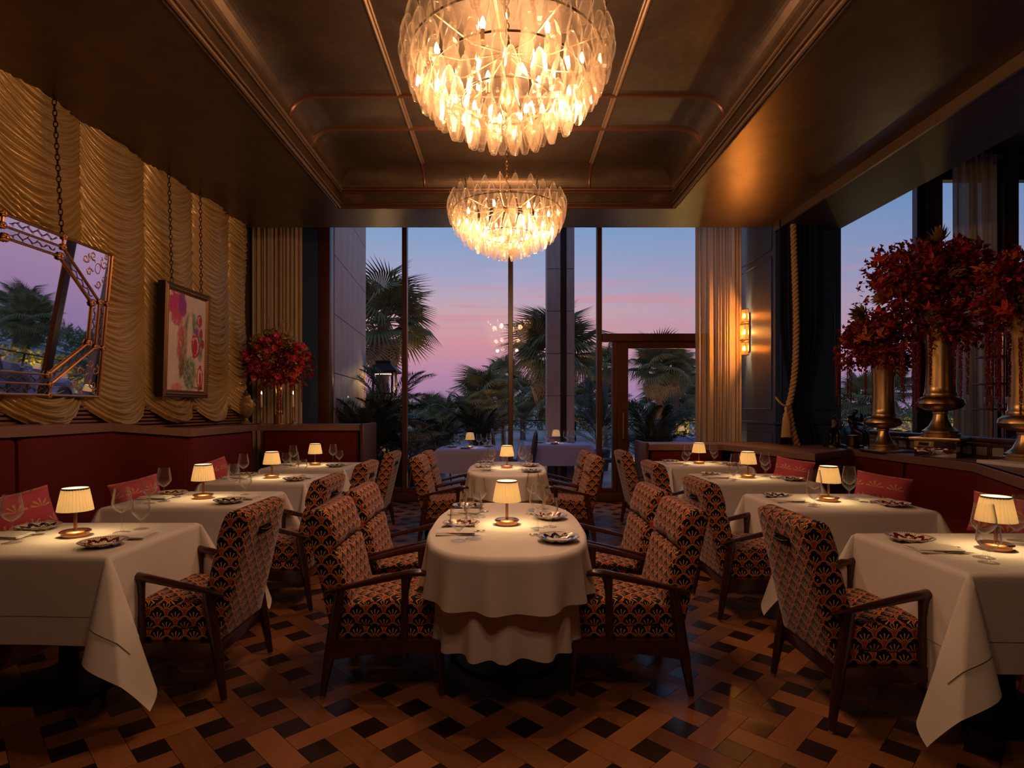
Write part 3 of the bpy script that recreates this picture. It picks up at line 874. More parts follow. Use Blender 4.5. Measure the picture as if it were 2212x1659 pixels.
def setting(ex, ey, rot, z, where, plate, par=1.0, gl=None):
    """ex,ey: table edge in front of the diner; rot: direction the diner faces (0 = +x)"""
    d = Vector((math.cos(rot), math.sin(rot))); l = Vector((-math.sin(rot), math.cos(rot)))   # forward, diner's left
    def at2(f_, l_): p = Vector((ex, ey))+d*f_+l*l_; return p.x, p.y
    x, y = at2(.15, .185*par); put(PL[plate], x, y, z, rot+random.random()*6, 'patterned side plate, '+where, 'plate', 'patterned side plates')
    x, y = at2(.135, .005); put(NAP, x, y, z, rot-PI/2+R(random.uniform(-4, 4)), 'folded linen napkin, '+where, 'napkin', 'folded napkins')
    x, y = at2(.185, .040); put(FK, x, y, z+.0005, rot-PI/2+R(4), 'steel fork under the napkin, '+where, 'fork', 'forks')
    x, y = at2(.165, -.052); put(KN, x, y, z+.0005, rot-PI/2+R(-3), 'steel knife under the napkin, '+where, 'knife', 'knives')
    g = gl or ((.265, -.12), (.215, -.205))
    x, y = at2(*g[0]); put(WG, x, y, z, random.random()*6, 'tall wine glass, '+where, 'glass', 'tall wine glasses')
    x, y = at2(*g[1]); put(GG, x, y, z, random.random()*6, 'short water glass, '+where, 'glass', 'short water glasses')
TZ = .75
def square_table(x, y, side, n):
    row = ROWL if side < 0 else ROWR
    nm = '%s table %s' % (ORD[n], row)
    t = thing('dining_table', 'pedestal table under white cloths, %s in the row %s' % (ORD[n], row), 'table', (x, y, 0), 0, 'two-seat tables')
    MB().box((0,0,TZ-.022), (.88,.72,.03), .006).build('tabletop', 'frame_wood', t, smooth=40)
    MB().lathe([(.045,.02),(.04,.3),(.045,TZ-.04)], 16).build('column', 'black_metal', t, smooth=60)
    MB().box((0,0,.008), (.46,.46,.016), .004).build('base_plate', 'black_metal', t, smooth=40)
    sw = (1,.9,1,.9)
    c = cloth_grid(.4535, .3735, .56, .395, TZ-.0015, 0, seed=n+10*(side > 0), swing=sw).build('undercloth', 'linen', smooth=60, loc=(x, y, 0))
    tag(c, 'white undercloth hanging low below the overlay of the %s' % nm, 'tablecloth', 'undercloths')
    c = cloth_grid(.455, .375, .335, .265, TZ, .0014, seed=n+10*(side > 0), swing=sw).build('overlay_cloth', 'linen', smooth=60, loc=(x, y, 0))
    tag(c, 'white square overlay cloth spread over the %s' % nm, 'tablecloth', 'overlay cloths')
    lamp(x+.01*side*-1, y+.03, TZ, 'glowing pleated lamp in the middle of the %s' % nm)
    cs = -side                                        # chair sits toward the aisle
    setting(x+cs*.455, y, PI if cs > 0 else 0, TZ, 'chair side of the '+nm, ('red', 'navy', 'red', 'navy')[n])
    setting(x-cs*.455, y, 0 if cs > 0 else PI, TZ, 'banquette side of the '+nm, ('navy', 'red', 'navy', 'red')[n])
LY = (2.96, 4.22, 5.46, 6.70); RY = (2.68, 4.09, 5.47, 6.87)
for n in range(4):
    square_table(-2.24, LY[n], -1, n); square_table(2.30, RY[n], 1, n)
LCY = (3.05, 4.28, 5.46, 6.68); RCY = (2.785, 4.10, 5.43, 6.84)
for n in range(4):
    chair(-1.65, LCY[n], PI, 'fan-print armchair on the aisle side of the %s table %s' % (ORD[n], ROWL), 'fan-print armchairs')
    chair(1.70, RCY[n], 0, 'fan-print armchair on the aisle side of the %s table %s' % (ORD[n], ROWR), 'fan-print armchairs')
def oval_table(y, n):
    nm = ('front', 'rear')[n]+' oval table'
    t = thing('oval_table', '%s in the middle aisle on a round pedestal' % nm, 'table', (0, y, 0), 0, 'oval tables')
    b = MB(); b.extrude(oval_pts(.405, .735, 60), TZ-.04, TZ-.006); b.build('tabletop', 'frame_wood', t)
    MB().lathe([(.30,0),(.30,.012),(.06,.022),(.05,.1),(.05,TZ-.05)], 40).build('pedestal', 'black_metal', t, smooth=40)
    c = oval_cloth(.375, .700, .475, TZ-.002, .019, 24, 3+n, .0, .012).build('undercloth', 'linen', smooth=70, loc=(0, y, 0))
    tag(c, 'long pleating undercloth of the %s' % nm, 'tablecloth', 'undercloths')
    c = oval_cloth(.416, .746, .245, TZ, .019, 19, 8+n, .07, .006).build('overlay_cloth', 'linen', smooth=70, loc=(0, y, 0))
    tag(c, 'white overlay cloth with rippling hem on the %s' % nm, 'tablecloth', 'overlay cloths')
    lamp(0, y-.02, TZ, 'glowing pleated lamp in the middle of the %s' % nm)
    for sx, sn in ((-1, 'left'), (1, 'right')):
        for k, dy in enumerate((-.26, .32)):
            setting(sx*.405, y+dy, 0 if sx < 0 else PI, TZ, '%s %s seat of the %s' % (('near', 'far')[k], sn, nm), ('red', 'navy')[(k+(sx > 0)) % 2], .95,
                    ((.235, -.125), (.165, -.17)))
            chair(sx*.605, y+(-.22, .41)[k] if n == 0 else y+(-.28, .36)[k], 0 if sx < 0 else PI, 'fan-print armchair, %s %s seat of the %s' % (('near', 'far')[k], sn, nm), 'fan-print armchairs')
oval_table(3.31, 0); oval_table(6.42, 1)
# ------------------------------------------------------------------ festooned drapes on the left wall
DA, DB = Vector((-3.66, 2.2, 0)), Vector((-3.46, 7.63, 0))
def drape_x(y): return lerp(DA.x, DB.x, (y-DA.y)/(DB.y-DA.y))
dr = thing('festoon_drapery', 'gold satin festooned drapery covering the wall above the tall banquette', 'drapery', (0, 0, 0))
bounds = [2.42, 3.22, 4.02, 4.82, 5.62, 6.42, 7.20, 7.62]
def drape_panel(n, y0, y1):
    rnd = random.Random(50+n); nu = 44; per = .050; HEM = 1.44; TOP = ZC+.02
    rows = int((TOP+.26-HEM)/per*7)
    sag0 = .20*min(1, (y1-y0)/.8)
    ph = [rnd.random()*6 for _ in range(6)]
    def P(i, j):
        w = HEM+(TOP+.24-HEM)*j
        t = i; y = lerp(y0, y1, t)
        bell = 4*t*(1-t)
        asym = bell*(1+.25*math.sin(w*2.3+ph[0])*(t-.5))
        z = w-sag0*asym**.85*(1+.10*math.sin(w*3.1+ph[1]))
        f = w/per+.55*math.sin(w*5.1+ph[2]+t*2)+.35*math.sin(t*5+ph[3]+w*9)
        ridge = 1-abs(math.sin(PI*f))**.75
        ridge2 = abs(math.sin(PI*(f*.5+.3*t+ph[4])))
        amp = (.014+.064*math.sin(PI*t)**.6)*(.75+.25*math.sin(w*4+ph[5]))
        out = amp*(ridge*.8+ridge2*.45)+.035*math.sin(PI*t)
        out += .006*math.sin(w*190)*max(0, 1-min(t, 1-t)*18)
        if j < .12: out += (.12-j)*.28*math.sin(PI*t)
        return (drape_x(y)+out, y, min(z, TOP))
    return MB().grid(P, nu, rows, uvs=False).build('drape_panel', 'gold_satin', dr, smooth=180)
for n in range(len(bounds)-1): drape_panel(n, bounds[n], bounds[n+1])
ws = MB()
lw_ = struct('wall_slats')
SL = MB().box((0, 0, 0), (.018, 5.45, .022), .004, seg=1).mesh('slat', 'slat_wood', smooth=40)
for k in range(8): o = link('slat', SL, lw_, (-3.64+.1, 4.9, 1.20+.034*k)); o.rotation_euler = (0, 0, -R(2.1))

# ------------------------------------------------------------------ sheer curtains
def pleated(name, label, x0, x1, y, z0, z1, folds, amp, m, seed=1, group=None, waist=None, tagcat='curtain'):
    rnd = random.Random(seed); ph = [rnd.random()*6 for _ in range(3)]
    nu = folds*10; nv = 24 if not waist else 60
    def P(i, j):
        z = lerp(z0, z1, j); sc = 1.0; cx = (x0+x1)/2
        f = i*folds+.55*math.sin(i*folds*.9+ph[2])+.3*math.sin(i*folds*2.3+ph[1])
        a = amp*(math.sin(2*PI*f+.6*math.sin(f*.7+ph[0]))+.4*math.sin(PI*f+ph[1]+z*.3))
        x = lerp(x0, x1, i)
        if waist:
            wz, ws_ = waist
            d = (z-wz)
            k = 1-(1-ws_)*math.exp(-(d/.55)**2 if d > 0 else -(d/.30)**2)
            x = cx+(x-cx)*k; a *= (.6+.4*k)
        return (x+.25*amp*math.cos(2*PI*f), y+a, z)
    o = MB().grid(P, nu, nv, uvs=False).build(name, m, smooth=180)
    return tag(o, label, tagcat, group)
pleated('sheer_curtain', 'pale sheer curtain beside the gold drapery behind the bouquet', -3.74, -3.0, 8.50, .0, 4.65, 13, .028, 'sheer', 1, 'sheer curtains')
pleated('sheer_curtain', 'narrow sheer curtain lit orange by the crystal sconce', 2.78, 3.44, 8.52, .0, 4.65, 12, .03, 'sheer', 2, 'sheer curtains')
pleated('sheer_curtain', 'pale sheer curtain behind the brass vases in the bar', 6.55, 7.22, 8.5, .0, 5.15, 9, .04, 'sheer', 3, 'sheer curtains')
pleated('velvet_curtain', 'dark blue velvet curtain tied back with a gold rope', 3.45, 3.92, 7.34, .90, 3.79, 9, .035, 'velvet_blue', 4, None, (1.50, .40))

# ------------------------------------------------------------------ tieback rope and tassel
def twisted(name, pts, r, m, parent=None, turns=60, strands=3, lbl=None, cat=None):
    P = [Vector(p) for p in pts]; L = [0]
    for a, b in zip(P, P[1:]): L.append(L[-1]+(b-a).length)
    b = MB(); n = max(30, int(L[-1]/.012))
    def ev(s):
        for i in range(len(P)-1):
            if s <= L[i+1]+1e-9: return P[i].lerp(P[i+1], (s-L[i])/max(1e-9, L[i+1]-L[i]))
        return P[-1]
    for k in range(strands):
        q = []
        for i in range(n+1):
            s = L[-1]*i/n; c = ev(s); tg = (ev(min(L[-1], s+.02))-ev(max(0, s-.02))).normalized()
            u = tg.orthogonal().normalized(); u = (Vector((1,0,0))-tg*tg.x); u = u.normalized() if u.length > .1 else tg.orthogonal().normalized()
            v = tg.cross(u); a = 2*PI*(k/strands+s/(r*3.0))
            q.append(c+(u*math.cos(a)+v*math.sin(a))*r*.60)
        b.tube(q, r*.58, 7)
    o = b.build(name, m, parent, smooth=180)
    return o
tb = thing('curtain_tieback', 'long gold rope tieback with tassel on the blue velvet curtain', 'tieback', (3.66, 7.24, 1.5))
tb.location = (0, 0, 0)
rp = [at(1713,470,7.27), at(1716,560,7.25), at(1720,700,7.22), at(1717,800,7.22), at(1708,860,7.24), at(1704,880,7.22), at(1712,925,7.22), at(1724,968,7.22)]
sm = []
for i in range(len(rp)-1):
    p0, p1, p2, p3 = rp[max(0,i-1)], rp[i], rp[i+1], rp[min(len(rp)-1,i+2)]
    for k in range(8):
        t = k/8; sm.append(.5*((2*p1)+(p2-p0)*t+(2*p0-5*p1+4*p2-p3)*t*t+(3*p1-p0-3*p2+p3)*t**3))
sm.append(rp[-1])
twisted('rope', sm, .036, 'rope', tb, strands=2)
lp = [at(1676,858,7.26), at(1683,868,7.18), at(1693,876,7.14), at(1704,876,7.14), at(1712,868,7.22)]
twisted('loop', lp, .013, 'rope', tb)
tp = at(1698, 878, 7.15)
ts = MB().lathe([(.004,.02),(.016,0),(.022,-.03),(.012,-.06),(.024,-.085),(.034,-.10),(.030,-.125),(.034,-.135),(.040,-.21),(.050,-.34),(.052,-.37),(0,-.36)], 30, tuple(tp)).build('tassel', 'tassel', tb, smooth=50)
fr = MB()
for k in range(40):
    a = 2*PI*k/40; fr.tube([tp+Vector((.035*math.cos(a), .035*math.sin(a), -.135)), tp+Vector((.055*math.cos(a), .055*math.sin(a), -.385+.012*random.random()))], .0035, 5)
tag(fr.build('fringe', 'tassel', ts, smooth=60), kind='stuff')

# ------------------------------------------------------------------ banquettes
def resample(pts, n):
    P = [Vector(p) for p in pts]; L = [0]
    for a, b in zip(P, P[1:]): L.append(L[-1]+(b-a).length)
    out = []
    for i in range(n+1):
        s = L[-1]*i/n
        for k in range(len(P)-1):
            if s <= L[k+1]+1e-9: out.append(P[k].lerp(P[k+1], (s-L[k])/max(1e-9, L[k+1]-L[k]))); break
    for _ in range(3):
        out = [out[0]]+[(out[i-1]+out[i]*2+out[i+1])/4 for i in range(1, n)]+[out[-1]]
    return out, L[-1]
def sweep_normals(P, side):
    N_ = []
    for i in range(len(P)):
        d = P[min(i+1, len(P)-1)]-P[max(i-1, 0)]; d.z = 0; d.normalize()
        N_.append(Vector((-d.y, d.x, 0))*side)       # points away from the diner, toward the wall
    return N_
def back_panel(par, pts, side, zb=.44, th=.09, drop=.075):
    P, L = resample(pts, 36); NN = sweep_normals(P, side); rings = []
    for i, (p, n) in enumerate(zip(P, NN)):
        s = L*i/36; e = min(s, L-s); ins = .028*(1-min(1, e/.035))**2
        top = p.z-drop-.006*(1 if e < .01 else 0)
        q = [(ins, zb), (ins-.004, (zb+top)/2), (ins, top-.045), (ins+.010, top-.014), (ins+.035, top), (th, top), (th, zb)]
        rings.append([(p.x+n.x*o, p.y+n.y*o, z) for o, z in q])
    MB().loft(rings).build('back_panel', 'velvet_red', par, smooth=40)
def ledge_fascia(par, pts, side, h=.072, th=.03):
    P = [Vector(p) for p in pts]; NN = []
    for i, p in enumerate(P):
        d1 = (P[i]-P[i-1]) if i else (P[1]-P[0]); d2 = (P[i+1]-P[i]) if i < len(P)-1 else d1
        d = (d1.normalized()+d2.normalized()); d.z = 0; d.normalize(); NN.append(Vector((-d.y, d.x, 0))*side)
    rings = [[(p.x+n.x*o, p.y+n.y*o, p.z+dz) for o, dz in ((-.018,-h),(-.018,-.006),(-.012,0),(th,0),(th,-h))] for p, n in zip(P, NN)]
    MB().loft(rings).build('ledge_edge', 'ledge_wood', par, smooth=30)
LP = [(-3.42,2.3,1.30), (-3.10,3.69,1.30), (-3.42,5.0,1.283), (-2.95,5.38,1.218), (-3.17,7.35,1.20), (-1.85,7.35,1.20)]
bl = thing('banquette', 'tall dark red velvet banquette with zigzag wooden ledge under the gold drapery', 'banquette', (0, 0, 0))
back_panel(bl, [(-3.42,2.3,1.30), (-3.10,3.67,1.30)], 1)
back_panel(bl, [(-3.10,3.71,1.30), (-3.42,5.0,1.283), (-2.96,5.37,1.218)], 1)
back_panel(bl, [(-2.95,5.40,1.218), (-3.16,7.20,1.20)], 1)
back_panel(bl, [(-3.12,7.35,1.20), (-1.90,7.35,1.20)], 1)
ledge_fascia(bl, LP, 1)
lt = MB()
wall_pts = [(-3.66,2.3), (-3.62,3.69), (-3.58,5.0), (-3.56,5.38), (-3.6,8.0), (-1.85,8.0)]
tv = [(p[0]-.02*0, p[1], p[2]) for p in LP]+[(q[0], q[1], p[2]) for p, q in zip(LP, wall_pts)]
tf = [(i, i+1, 7+i, 6+i) for i in range(5)]
lt.add(tv, tf); lt.add([(a, b, c-.03) for a, b, c in tv], [q[::-1] for q in tf])
lt.build('ledge', 'ledge_wood', bl)
MB().box((-1.83, 7.66, .61), (.05, .72, 1.21), .01).build('end_panel', 'frame_wood', bl, smooth=40)
MB().box((-2.52, 8.0, .6), (1.34, .03, 1.18)).build('rear_panel', 'frame_wood', bl)
b = MB(); b.extrude([(-2.66,2.3), (-2.60,6.75), (-1.87,6.75), (-1.87,7.34), (-3.14,7.34), (-2.94,5.40), (-3.38,4.98), (-3.09,3.69), (-3.38,2.3)], .31, .45); b.build('seat', 'velvet_red', bl)
b = MB(); b.extrude([(-2.72,2.3), (-2.66,6.82), (-1.90,6.82), (-1.90,7.34), (-3.14,7.34), (-2.94,5.40), (-3.38,4.98), (-3.09,3.69), (-3.38,2.3)], .0, .31); b.build('plinth', 'frame_wood', bl)
ZR = .951
RP = [(3.10,3.10,ZR), (3.42,3.83,ZR), (3.93,4.86,ZR), (3.89,6.52,ZR), (3.11,5.85,ZR), (2.76,7.35,ZR), (1.79,7.35,ZR)]
br = thing('banquette', 'lower bright red velvet banquette in front of the brass vases', 'banquette', (0, 0, 0))
mid = (3.905, 5.75, ZR)
back_panel(br, [RP[0], RP[1], (3.90,4.82,ZR), (3.90,5.70,ZR)], -1)
back_panel(br, [(3.90,5.74,ZR), (3.87,6.44,ZR), (3.16,5.90,ZR)], -1)
back_panel(br, [(3.10,5.90,ZR), (2.80,7.22,ZR)], -1)
back_panel(br, [(2.74,7.35,ZR), (1.84,7.35,ZR)], -1)
ledge_fascia(br, RP, -1)
lt = MB()
rw = [(4.55,3.10), (4.55,3.83), (4.55,4.86), (4.55,6.7), (3.9,7.42), (3.44,7.9), (1.79,7.9)]
tv = list(RP)+[(q[0], q[1], p[2]) for p, q in zip(RP, rw)]
tf = [(i+1, i, 7+i, 8+i) for i in range(6)]
lt.add(tv, tf); lt.add([(a, b_, c-.03) for a, b_, c in tv], [q[::-1] for q in tf]); lt.build('ledge', 'ledge_wood', br)
MB().box((1.77, 7.62, .49), (.05, .60, .97), .01).build('end_panel', 'frame_wood', br, smooth=40)
MB().box((2.6, 7.9, .46), (1.66, .03, .92)).build('rear_panel', 'frame_wood', br)
b = MB(); b.extrude([(2.70,3.10), (2.62,6.75), (1.82,6.75), (1.82,7.34), (2.74,7.34), (3.09,5.86), (3.86,6.45), (3.9,4.86), (3.40,3.84), (3.07,3.10)], .31, .45); b.build('seat', 'velvet_red', br)
b = MB(); b.extrude([(2.76,3.10), (2.68,6.82), (1.85,6.82), (1.85,7.34), (2.74,7.34), (3.09,5.86), (3.86,6.45), (3.9,4.86), (3.40,3.84), (3.07,3.10)], .0, .31); b.build('plinth', 'frame_wood', br)

# cushions
def cushion(loc, w_, h_, rot, lean, roll, label):
    b = MB(); n = 16
    def P(i, j, s):
        u, v = 2*i-1, 2*j-1
        e = (1-abs(u)**2.6)*(1-abs(v)**2.6); th = .07*max(0, e)**.55
        pin = 1-.06*(1-abs(v)**2)*abs(u)**3-.0
        pin2 = 1-.07*(1-abs(u)**2)*abs(v)**3
        return (u*w_/2*pin, s*th, v*h_/2*pin2)
    for s in (-1, 1):
        b.grid((lambda i, j, s=s: P(i if s < 0 else 1-i, j, s)), n, n)
    b.uv = [[(q[0]*w_, q[1]*h_) for q in u] for u in b.uv]
    o = b.build('throw_cushion', 'pillow_print', smooth=180, loc=loc)
    o.rotation_euler = Euler((lean, roll, rot), 'XYZ'); return tag(o, label, 'cushion', 'pink cushions with gold leaf print')
def seat_cushion_at(px, py, Y, rot, roll, label, w_=.37, h_=.245):
    p = at(px, py, Y); cushion(p, w_, h_, rot, R(-14), roll, label)
seat_cushion_at(296, 1068, 4.45, R(62), R(-8), 'pink cushion against the tall banquette behind the second table along the gold drapes')
seat_cushion_at(462, 1020, 5.75, R(70), R(-10), 'pink cushion on the tall banquette behind the third table along the gold drapes')
seat_cushion_at(42, 1108, 3.35, R(70), R(-8), 'pink cushion on the tall banquette behind the first table along the gold drapes')
seat_cushion_at(1713, 1018, 5.60, R(-50), R(6), 'pink cushion on the low banquette behind the third table along the brass vases')
seat_cushion_at(1905, 1058, 4.50, R(-35), R(8), 'pink cushion on the low banquette behind the second table along the brass vases')
seat_cushion_at(2180, 1118, 3.35, R(-55), R(5), 'pink cushion on the low banquette behind the first table along the brass vases')

# ------------------------------------------------------------------ chandeliers
def drop_mesh():
    prof = [(.0175,0), (.021,.010), (.033,.050), (.0405,.086), (.0405,.122), (.030,.165), (.0145,.202), (.006,.210)]
    b = MB(); b.lathe(prof, 6, cap1=True)
    pts = [(.0165*math.cos(2*PI*k/6), .0165*math.sin(2*PI*k/6), .0005) for k in range(6)]
    b.tube(pts, .0016, 5, closed=True)
    b.tube([(0,0,.205), (.004,0,.222), (0,0,.232)], .0016, 5)
    return b.mesh('glass_drop', 'drop_glass', smooth=25)
DROP = drop_mesh()
def chandelier(y, label):
    t = thing('chandelier', label, 'chandelier', (0, y, 0), 0, 'tiered glass chandeliers')
    tr = [.530,.515,.485,.445,.40,.345,.28,.21,.13,.05]; tz = [3.20,3.135,3.07,3.015,2.965,2.922,2.886,2.852,2.826,2.806]; tn = [25,25,24,22,20,17,14,10,7,3]
    for r, z, n in zip(tr, tz, tn):
        off = random.random()*6
        for k in range(n):
            a = 2*PI*k/n+off
            o = link('glass_drop', DROP, t, (r*math.cos(a), r*math.sin(a), z+random.uniform(-.008, .008)))
            o.rotation_euler = (random.uniform(-.05, .05), random.uniform(-.05, .05), a+random.uniform(-.3, .3))
    for r, z in ((.505,3.26), (.40,3.16), (.24,3.04)):
        MB().tube([(r*math.cos(2*PI*k/40), r*math.sin(2*PI*k/40), z) for k in range(40)], .006, 6, closed=True).build('ring', 'dark_bronze', t, smooth=60)
    for k in range(10):
        a = 2*PI*k/10+.2
        MB().tube([(0,0,3.30), (.25*math.cos(a), .25*math.sin(a), 3.235), (.505*math.cos(a), .505*math.sin(a), 3.26), (.54*math.cos(a), .54*math.sin(a), 3.42)], .0055, 6).build('arm', 'antique_brass', t, smooth=60)
    BL = MB().lathe([(.002,.062),(.009,.048),(.0135,.028),(.009,.004),(.006,0)], 10, cap0=True).mesh('bulb', 'bulb', smooth=180)
    SK = MB().lathe([(.0,-.05),(.010,-.05),(.010,0),(0,0)], 10).mesh('socket', 'antique_brass', smooth=40)
    for r, z, n in ((.40,3.175,8), (.22,3.03,5)):
        for k in range(n):
            a = 2*PI*k/n+.5; p = (r*math.cos(a), r*math.sin(a), z)
            o = link('bulb', BL, t, p); link('socket', SK, o)
    MB().lathe([(.0,2.98),(.03,3.0),(.045,3.05),(.03,3.12),(.02,3.30),(.016,3.36),(0,3.37)], 16).build('centre_stem', 'antique_brass', t, smooth=50)
    LKm = MB().tube([(.011*math.cos(2*PI*k/14), 0, .021*math.sin(2*PI*k/14)) for k in range(14)], .0035, 5, closed=True).mesh('chain_link', 'antique_brass', smooth=180)
    k = 0; z = 3.375
    while z < ZV-.05:
        o = link('chain_link', LKm, t, (0, 0, z)); o.rotation_euler = (0, 0, PI/2*(k % 2)); z += .034; k += 1
    tw = MB().tube([(.010*math.cos(q*.9), .010*math.sin(q*.9), 3.37+q*.02) for q in range(int((ZV-3.37)/.02))], .007, 6).build('cord_sleeve', 'gilt_dark', t, smooth=60)
    MB().lathe([(0,ZV-.002),(.075,ZV-.004),(.07,ZV-.02),(.02,ZV-.05),(0,ZV-.05)], 24).build('canopy', 'antique_brass', t, smooth=40)
chandelier(CH_Y[0], 'large glass-drop chandelier hanging over the front oval table')
chandelier(CH_Y[1], 'glass-drop chandelier hanging further back before the window')

# ------------------------------------------------------------------ hanging chains
CL = MB().tube([(.013*math.cos(2*PI*k/12), 0, .026*math.sin(2*PI*k/12)) for k in range(12)], .0042, 5, closed=True).mesh('chain_link', 'black_metal', smooth=180)
def chain(p0, p1, label):
    p0, p1 = Vector(p0), Vector(p1); t = thing('hanging_chain', label, 'chain', p0, 0, 'picture chains'); d = p1-p0; n = int(d.length/.042)
    for k in range(n+1):
        o = link('chain_link', CL, t, d*(k/n)); o.rotation_euler = (0, 0, PI/2*(k % 2)+.4)
chain((-3.40, 4.42, 2.74), (-3.46, 4.42, 3.79), 'long dark chain holding up the etched mirror')
chain((-3.37, 5.82, 2.70), (-3.40, 5.82, 3.79), 'dark chain holding the framed painting, nearer the mirror')
chain((-3.36, 6.36, 2.70), (-3.37, 6.36, 3.79), 'dark chain holding the framed painting, nearer the bouquet')

# ------------------------------------------------------------------ etched octagonal mirror
def wall_thing(name, label, cat, loc, tilt):
    t = thing(name, label, cat, loc)
    mx = Matrix(((0,0,1),(1,0,0),(0,1,0)))           # local x -> +Y, y -> +Z, z -> +X
    t.rotation_euler = (mx.to_4x4() @ rx(tilt)).to_euler(); return t
mr = wall_thing('octagonal_mirror', 'large octagonal mirror with copper rope trim and etched scrolls hung on the drapery', 'mirror', (-3.43, 4.13, 2.112), R(5.5))
IN = [(.24,.45),(.62,.165),(.62,-.165),(.24,-.45),(-.24,-.45),(-.62,-.165),(-.62,.165),(-.24,.45)]
OUT = [(.265,.525),(.705,.19),(.705,-.19),(.265,-.525),(-.265,-.525),(-.705,-.19),(-.705,.19),(-.265,.525)]
FRM = [(.265,.605),(.80,.19),(.80,-.19),(.265,-.605),(-.265,-.605),(-.80,-.19),(-.80,.19),(-.265,.605)]
def flat(name, poly, z, m, par, th=.006):
    b = MB(); b.extrude(poly, z-th, z); return b.build(name, m, par)
cw = lambda P: list(reversed(P))
flat('backing', [(-.79,-.595),(.79,-.595),(.79,.595),(-.79,.595)], -.010, 'frame_side', mr, .02)
flat('centre_mirror', cw(IN), .004, 'mirror', mr)
for k in range(8):
    k2 = (k+1) % 8
    flat('border_mirror', cw([IN[k], OUT[k], OUT[k2], IN[k2]]), .006, 'mirror_edge', mr)
for k in (1, 3, 5, 7):
    k2 = (k+1) % 8; flat('rail_mirror', cw([OUT[k], FRM[k], FRM[k2], OUT[k2]]), .004, 'mirror', mr)
for k, sx, sy in ((0,1,1),(2,1,-1),(4,-1,-1),(6,-1,1)):
    k2 = (k+1) % 8; cp = flat('corner_mirror', cw([OUT[k], FRM[k], (sx*.80, sy*.605), FRM[k2], OUT[k2]]), .004, 'mirror', mr)
    def sc(cx, cy, r, a0, turns, d):
        pts = []
        for q in range(26):
            u = q/25; rr = r*(1-.8*u); a = a0+d*turns*2*PI*u; pts.append((cx+rr*math.cos(a), cy+rr*math.sin(a), .0055))
        return pts
    if sx > 0:
        b = MB(); c = Vector((sx*.655, sy*.455, 0))
        b.tube([(c.x+.030*math.cos(2*PI*q/24), c.y+.042*math.sin(2*PI*q/24), .0055) for q in range(24)], .003, 4, closed=True, flat=.5)
        for (ox, oy, r, a0, tn, d) in ((.07,.05,.045,2.2,1.1,1),(-.06,.09,.036,5.2,1.1,-1),(.085,-.07,.04,1.2,1.2,-1),(-.09,-.05,.034,.4,1.1,1),(.02,-.125,.035,3.6,1.2,1),(-.14,.05,.04,1.0,1.2,-1),(.09,.11,.02,1,1.2,1)):
            x_, y_ = c.x+ox, c.y+oy*sy
            if abs(x_) < .785 and abs(y_) < .59:
                q = sc(x_, y_, r, a0, tn, d); b.tube(q, [.007-.004*i/25 for i in range(26)], 4, flat=.5)
                for z_ in range(3):
                    pq = Vector(q[z_*5]); b.tube([pq, pq+Vector((.02*math.cos(a0+z_), .022*math.sin(a0+z_), 0))], [.005, .001], 4, flat=.5)
        b.build('etching', 'gilt', cp, smooth=60)
def rope_edge(p, q, r=.010, m='gilt', nm='rope_trim'):
    p, q = Vector((p[0], p[1], .012)), Vector((q[0], q[1], .012)); L = (q-p).length; n = max(6, int(L/.010)); b = MB()
    pts = [p.lerp(q, i/n) for i in range(n+1)]
    b.tube(pts, [r*(.72+.28*(i % 2)) for i in range(n+1)], 6); return b.build(nm, m, mr, smooth=50)
for k in range(8):
    k2 = (k+1) % 8; rope_edge(IN[k], IN[k2]); rope_edge(OUT[k], OUT[k2], .009)
    rope_edge(OUT[k], FRM[k], .008)
cr = [(.80,.605),(.80,-.605),(-.80,-.605),(-.80,.605)]
for k in range(4): rope_edge(cr[k], cr[(k+1) % 4], .011)
RS = MB()
for a in range(6): RS.lathe([(0,.012),(.010,.010),(.014,0)], 8, (.013*math.cos(a*PI/3), .013*math.sin(a*PI/3), 0))
RS.lathe([(0,.02),(.008,.018),(.012,0)], 10)
RSm = RS.mesh('rosette', 'gilt', smooth=60)
for P in (IN, OUT, FRM):
    for p in P: o = link('rosette', RSm, mr, (p[0], p[1], .014)); o.scale = (1.25,)*3 if P is IN else (1,)*3
for k in range(8):                                    # etched strips on border and rails
    k2 = (k+1) % 8
    if k in (4, 5, 6): continue
    for A, B, C, D in ((IN[k], IN[k2], OUT[k], OUT[k2]), (OUT[k], OUT[k2], FRM[k], FRM[k2])):
        if A is OUT[k] and k in (0, 2): continue
        a0 = (Vector(A)+Vector(C))/2; a1 = (Vector(B)+Vector(D))/2; b = MB(); n = 48; d = (a1-a0); nn = Vector((-d.y, d.x)).normalized()
        q = []
        for i in range(n+1):
            u = .12+.76*i/n; c = a0+d*u+nn*(.010*math.sin(u*d.length*70)); q.append((c.x, c.y, .009))
        b.tube(q, .0032, 4, flat=.5)
        for i in range(2, n, 5):
            c = Vector(q[i]); s = 1 if (i//5) % 2 else -1; e = c+Vector((nn.x, nn.y, 0))*.02*s+Vector((d.x, d.y, 0)).normalized()*.012
            b.tube([c, e], [.0045, .001], 4, flat=.5)
        b.build('etching', 'gilt_dark', mr, smooth=60)

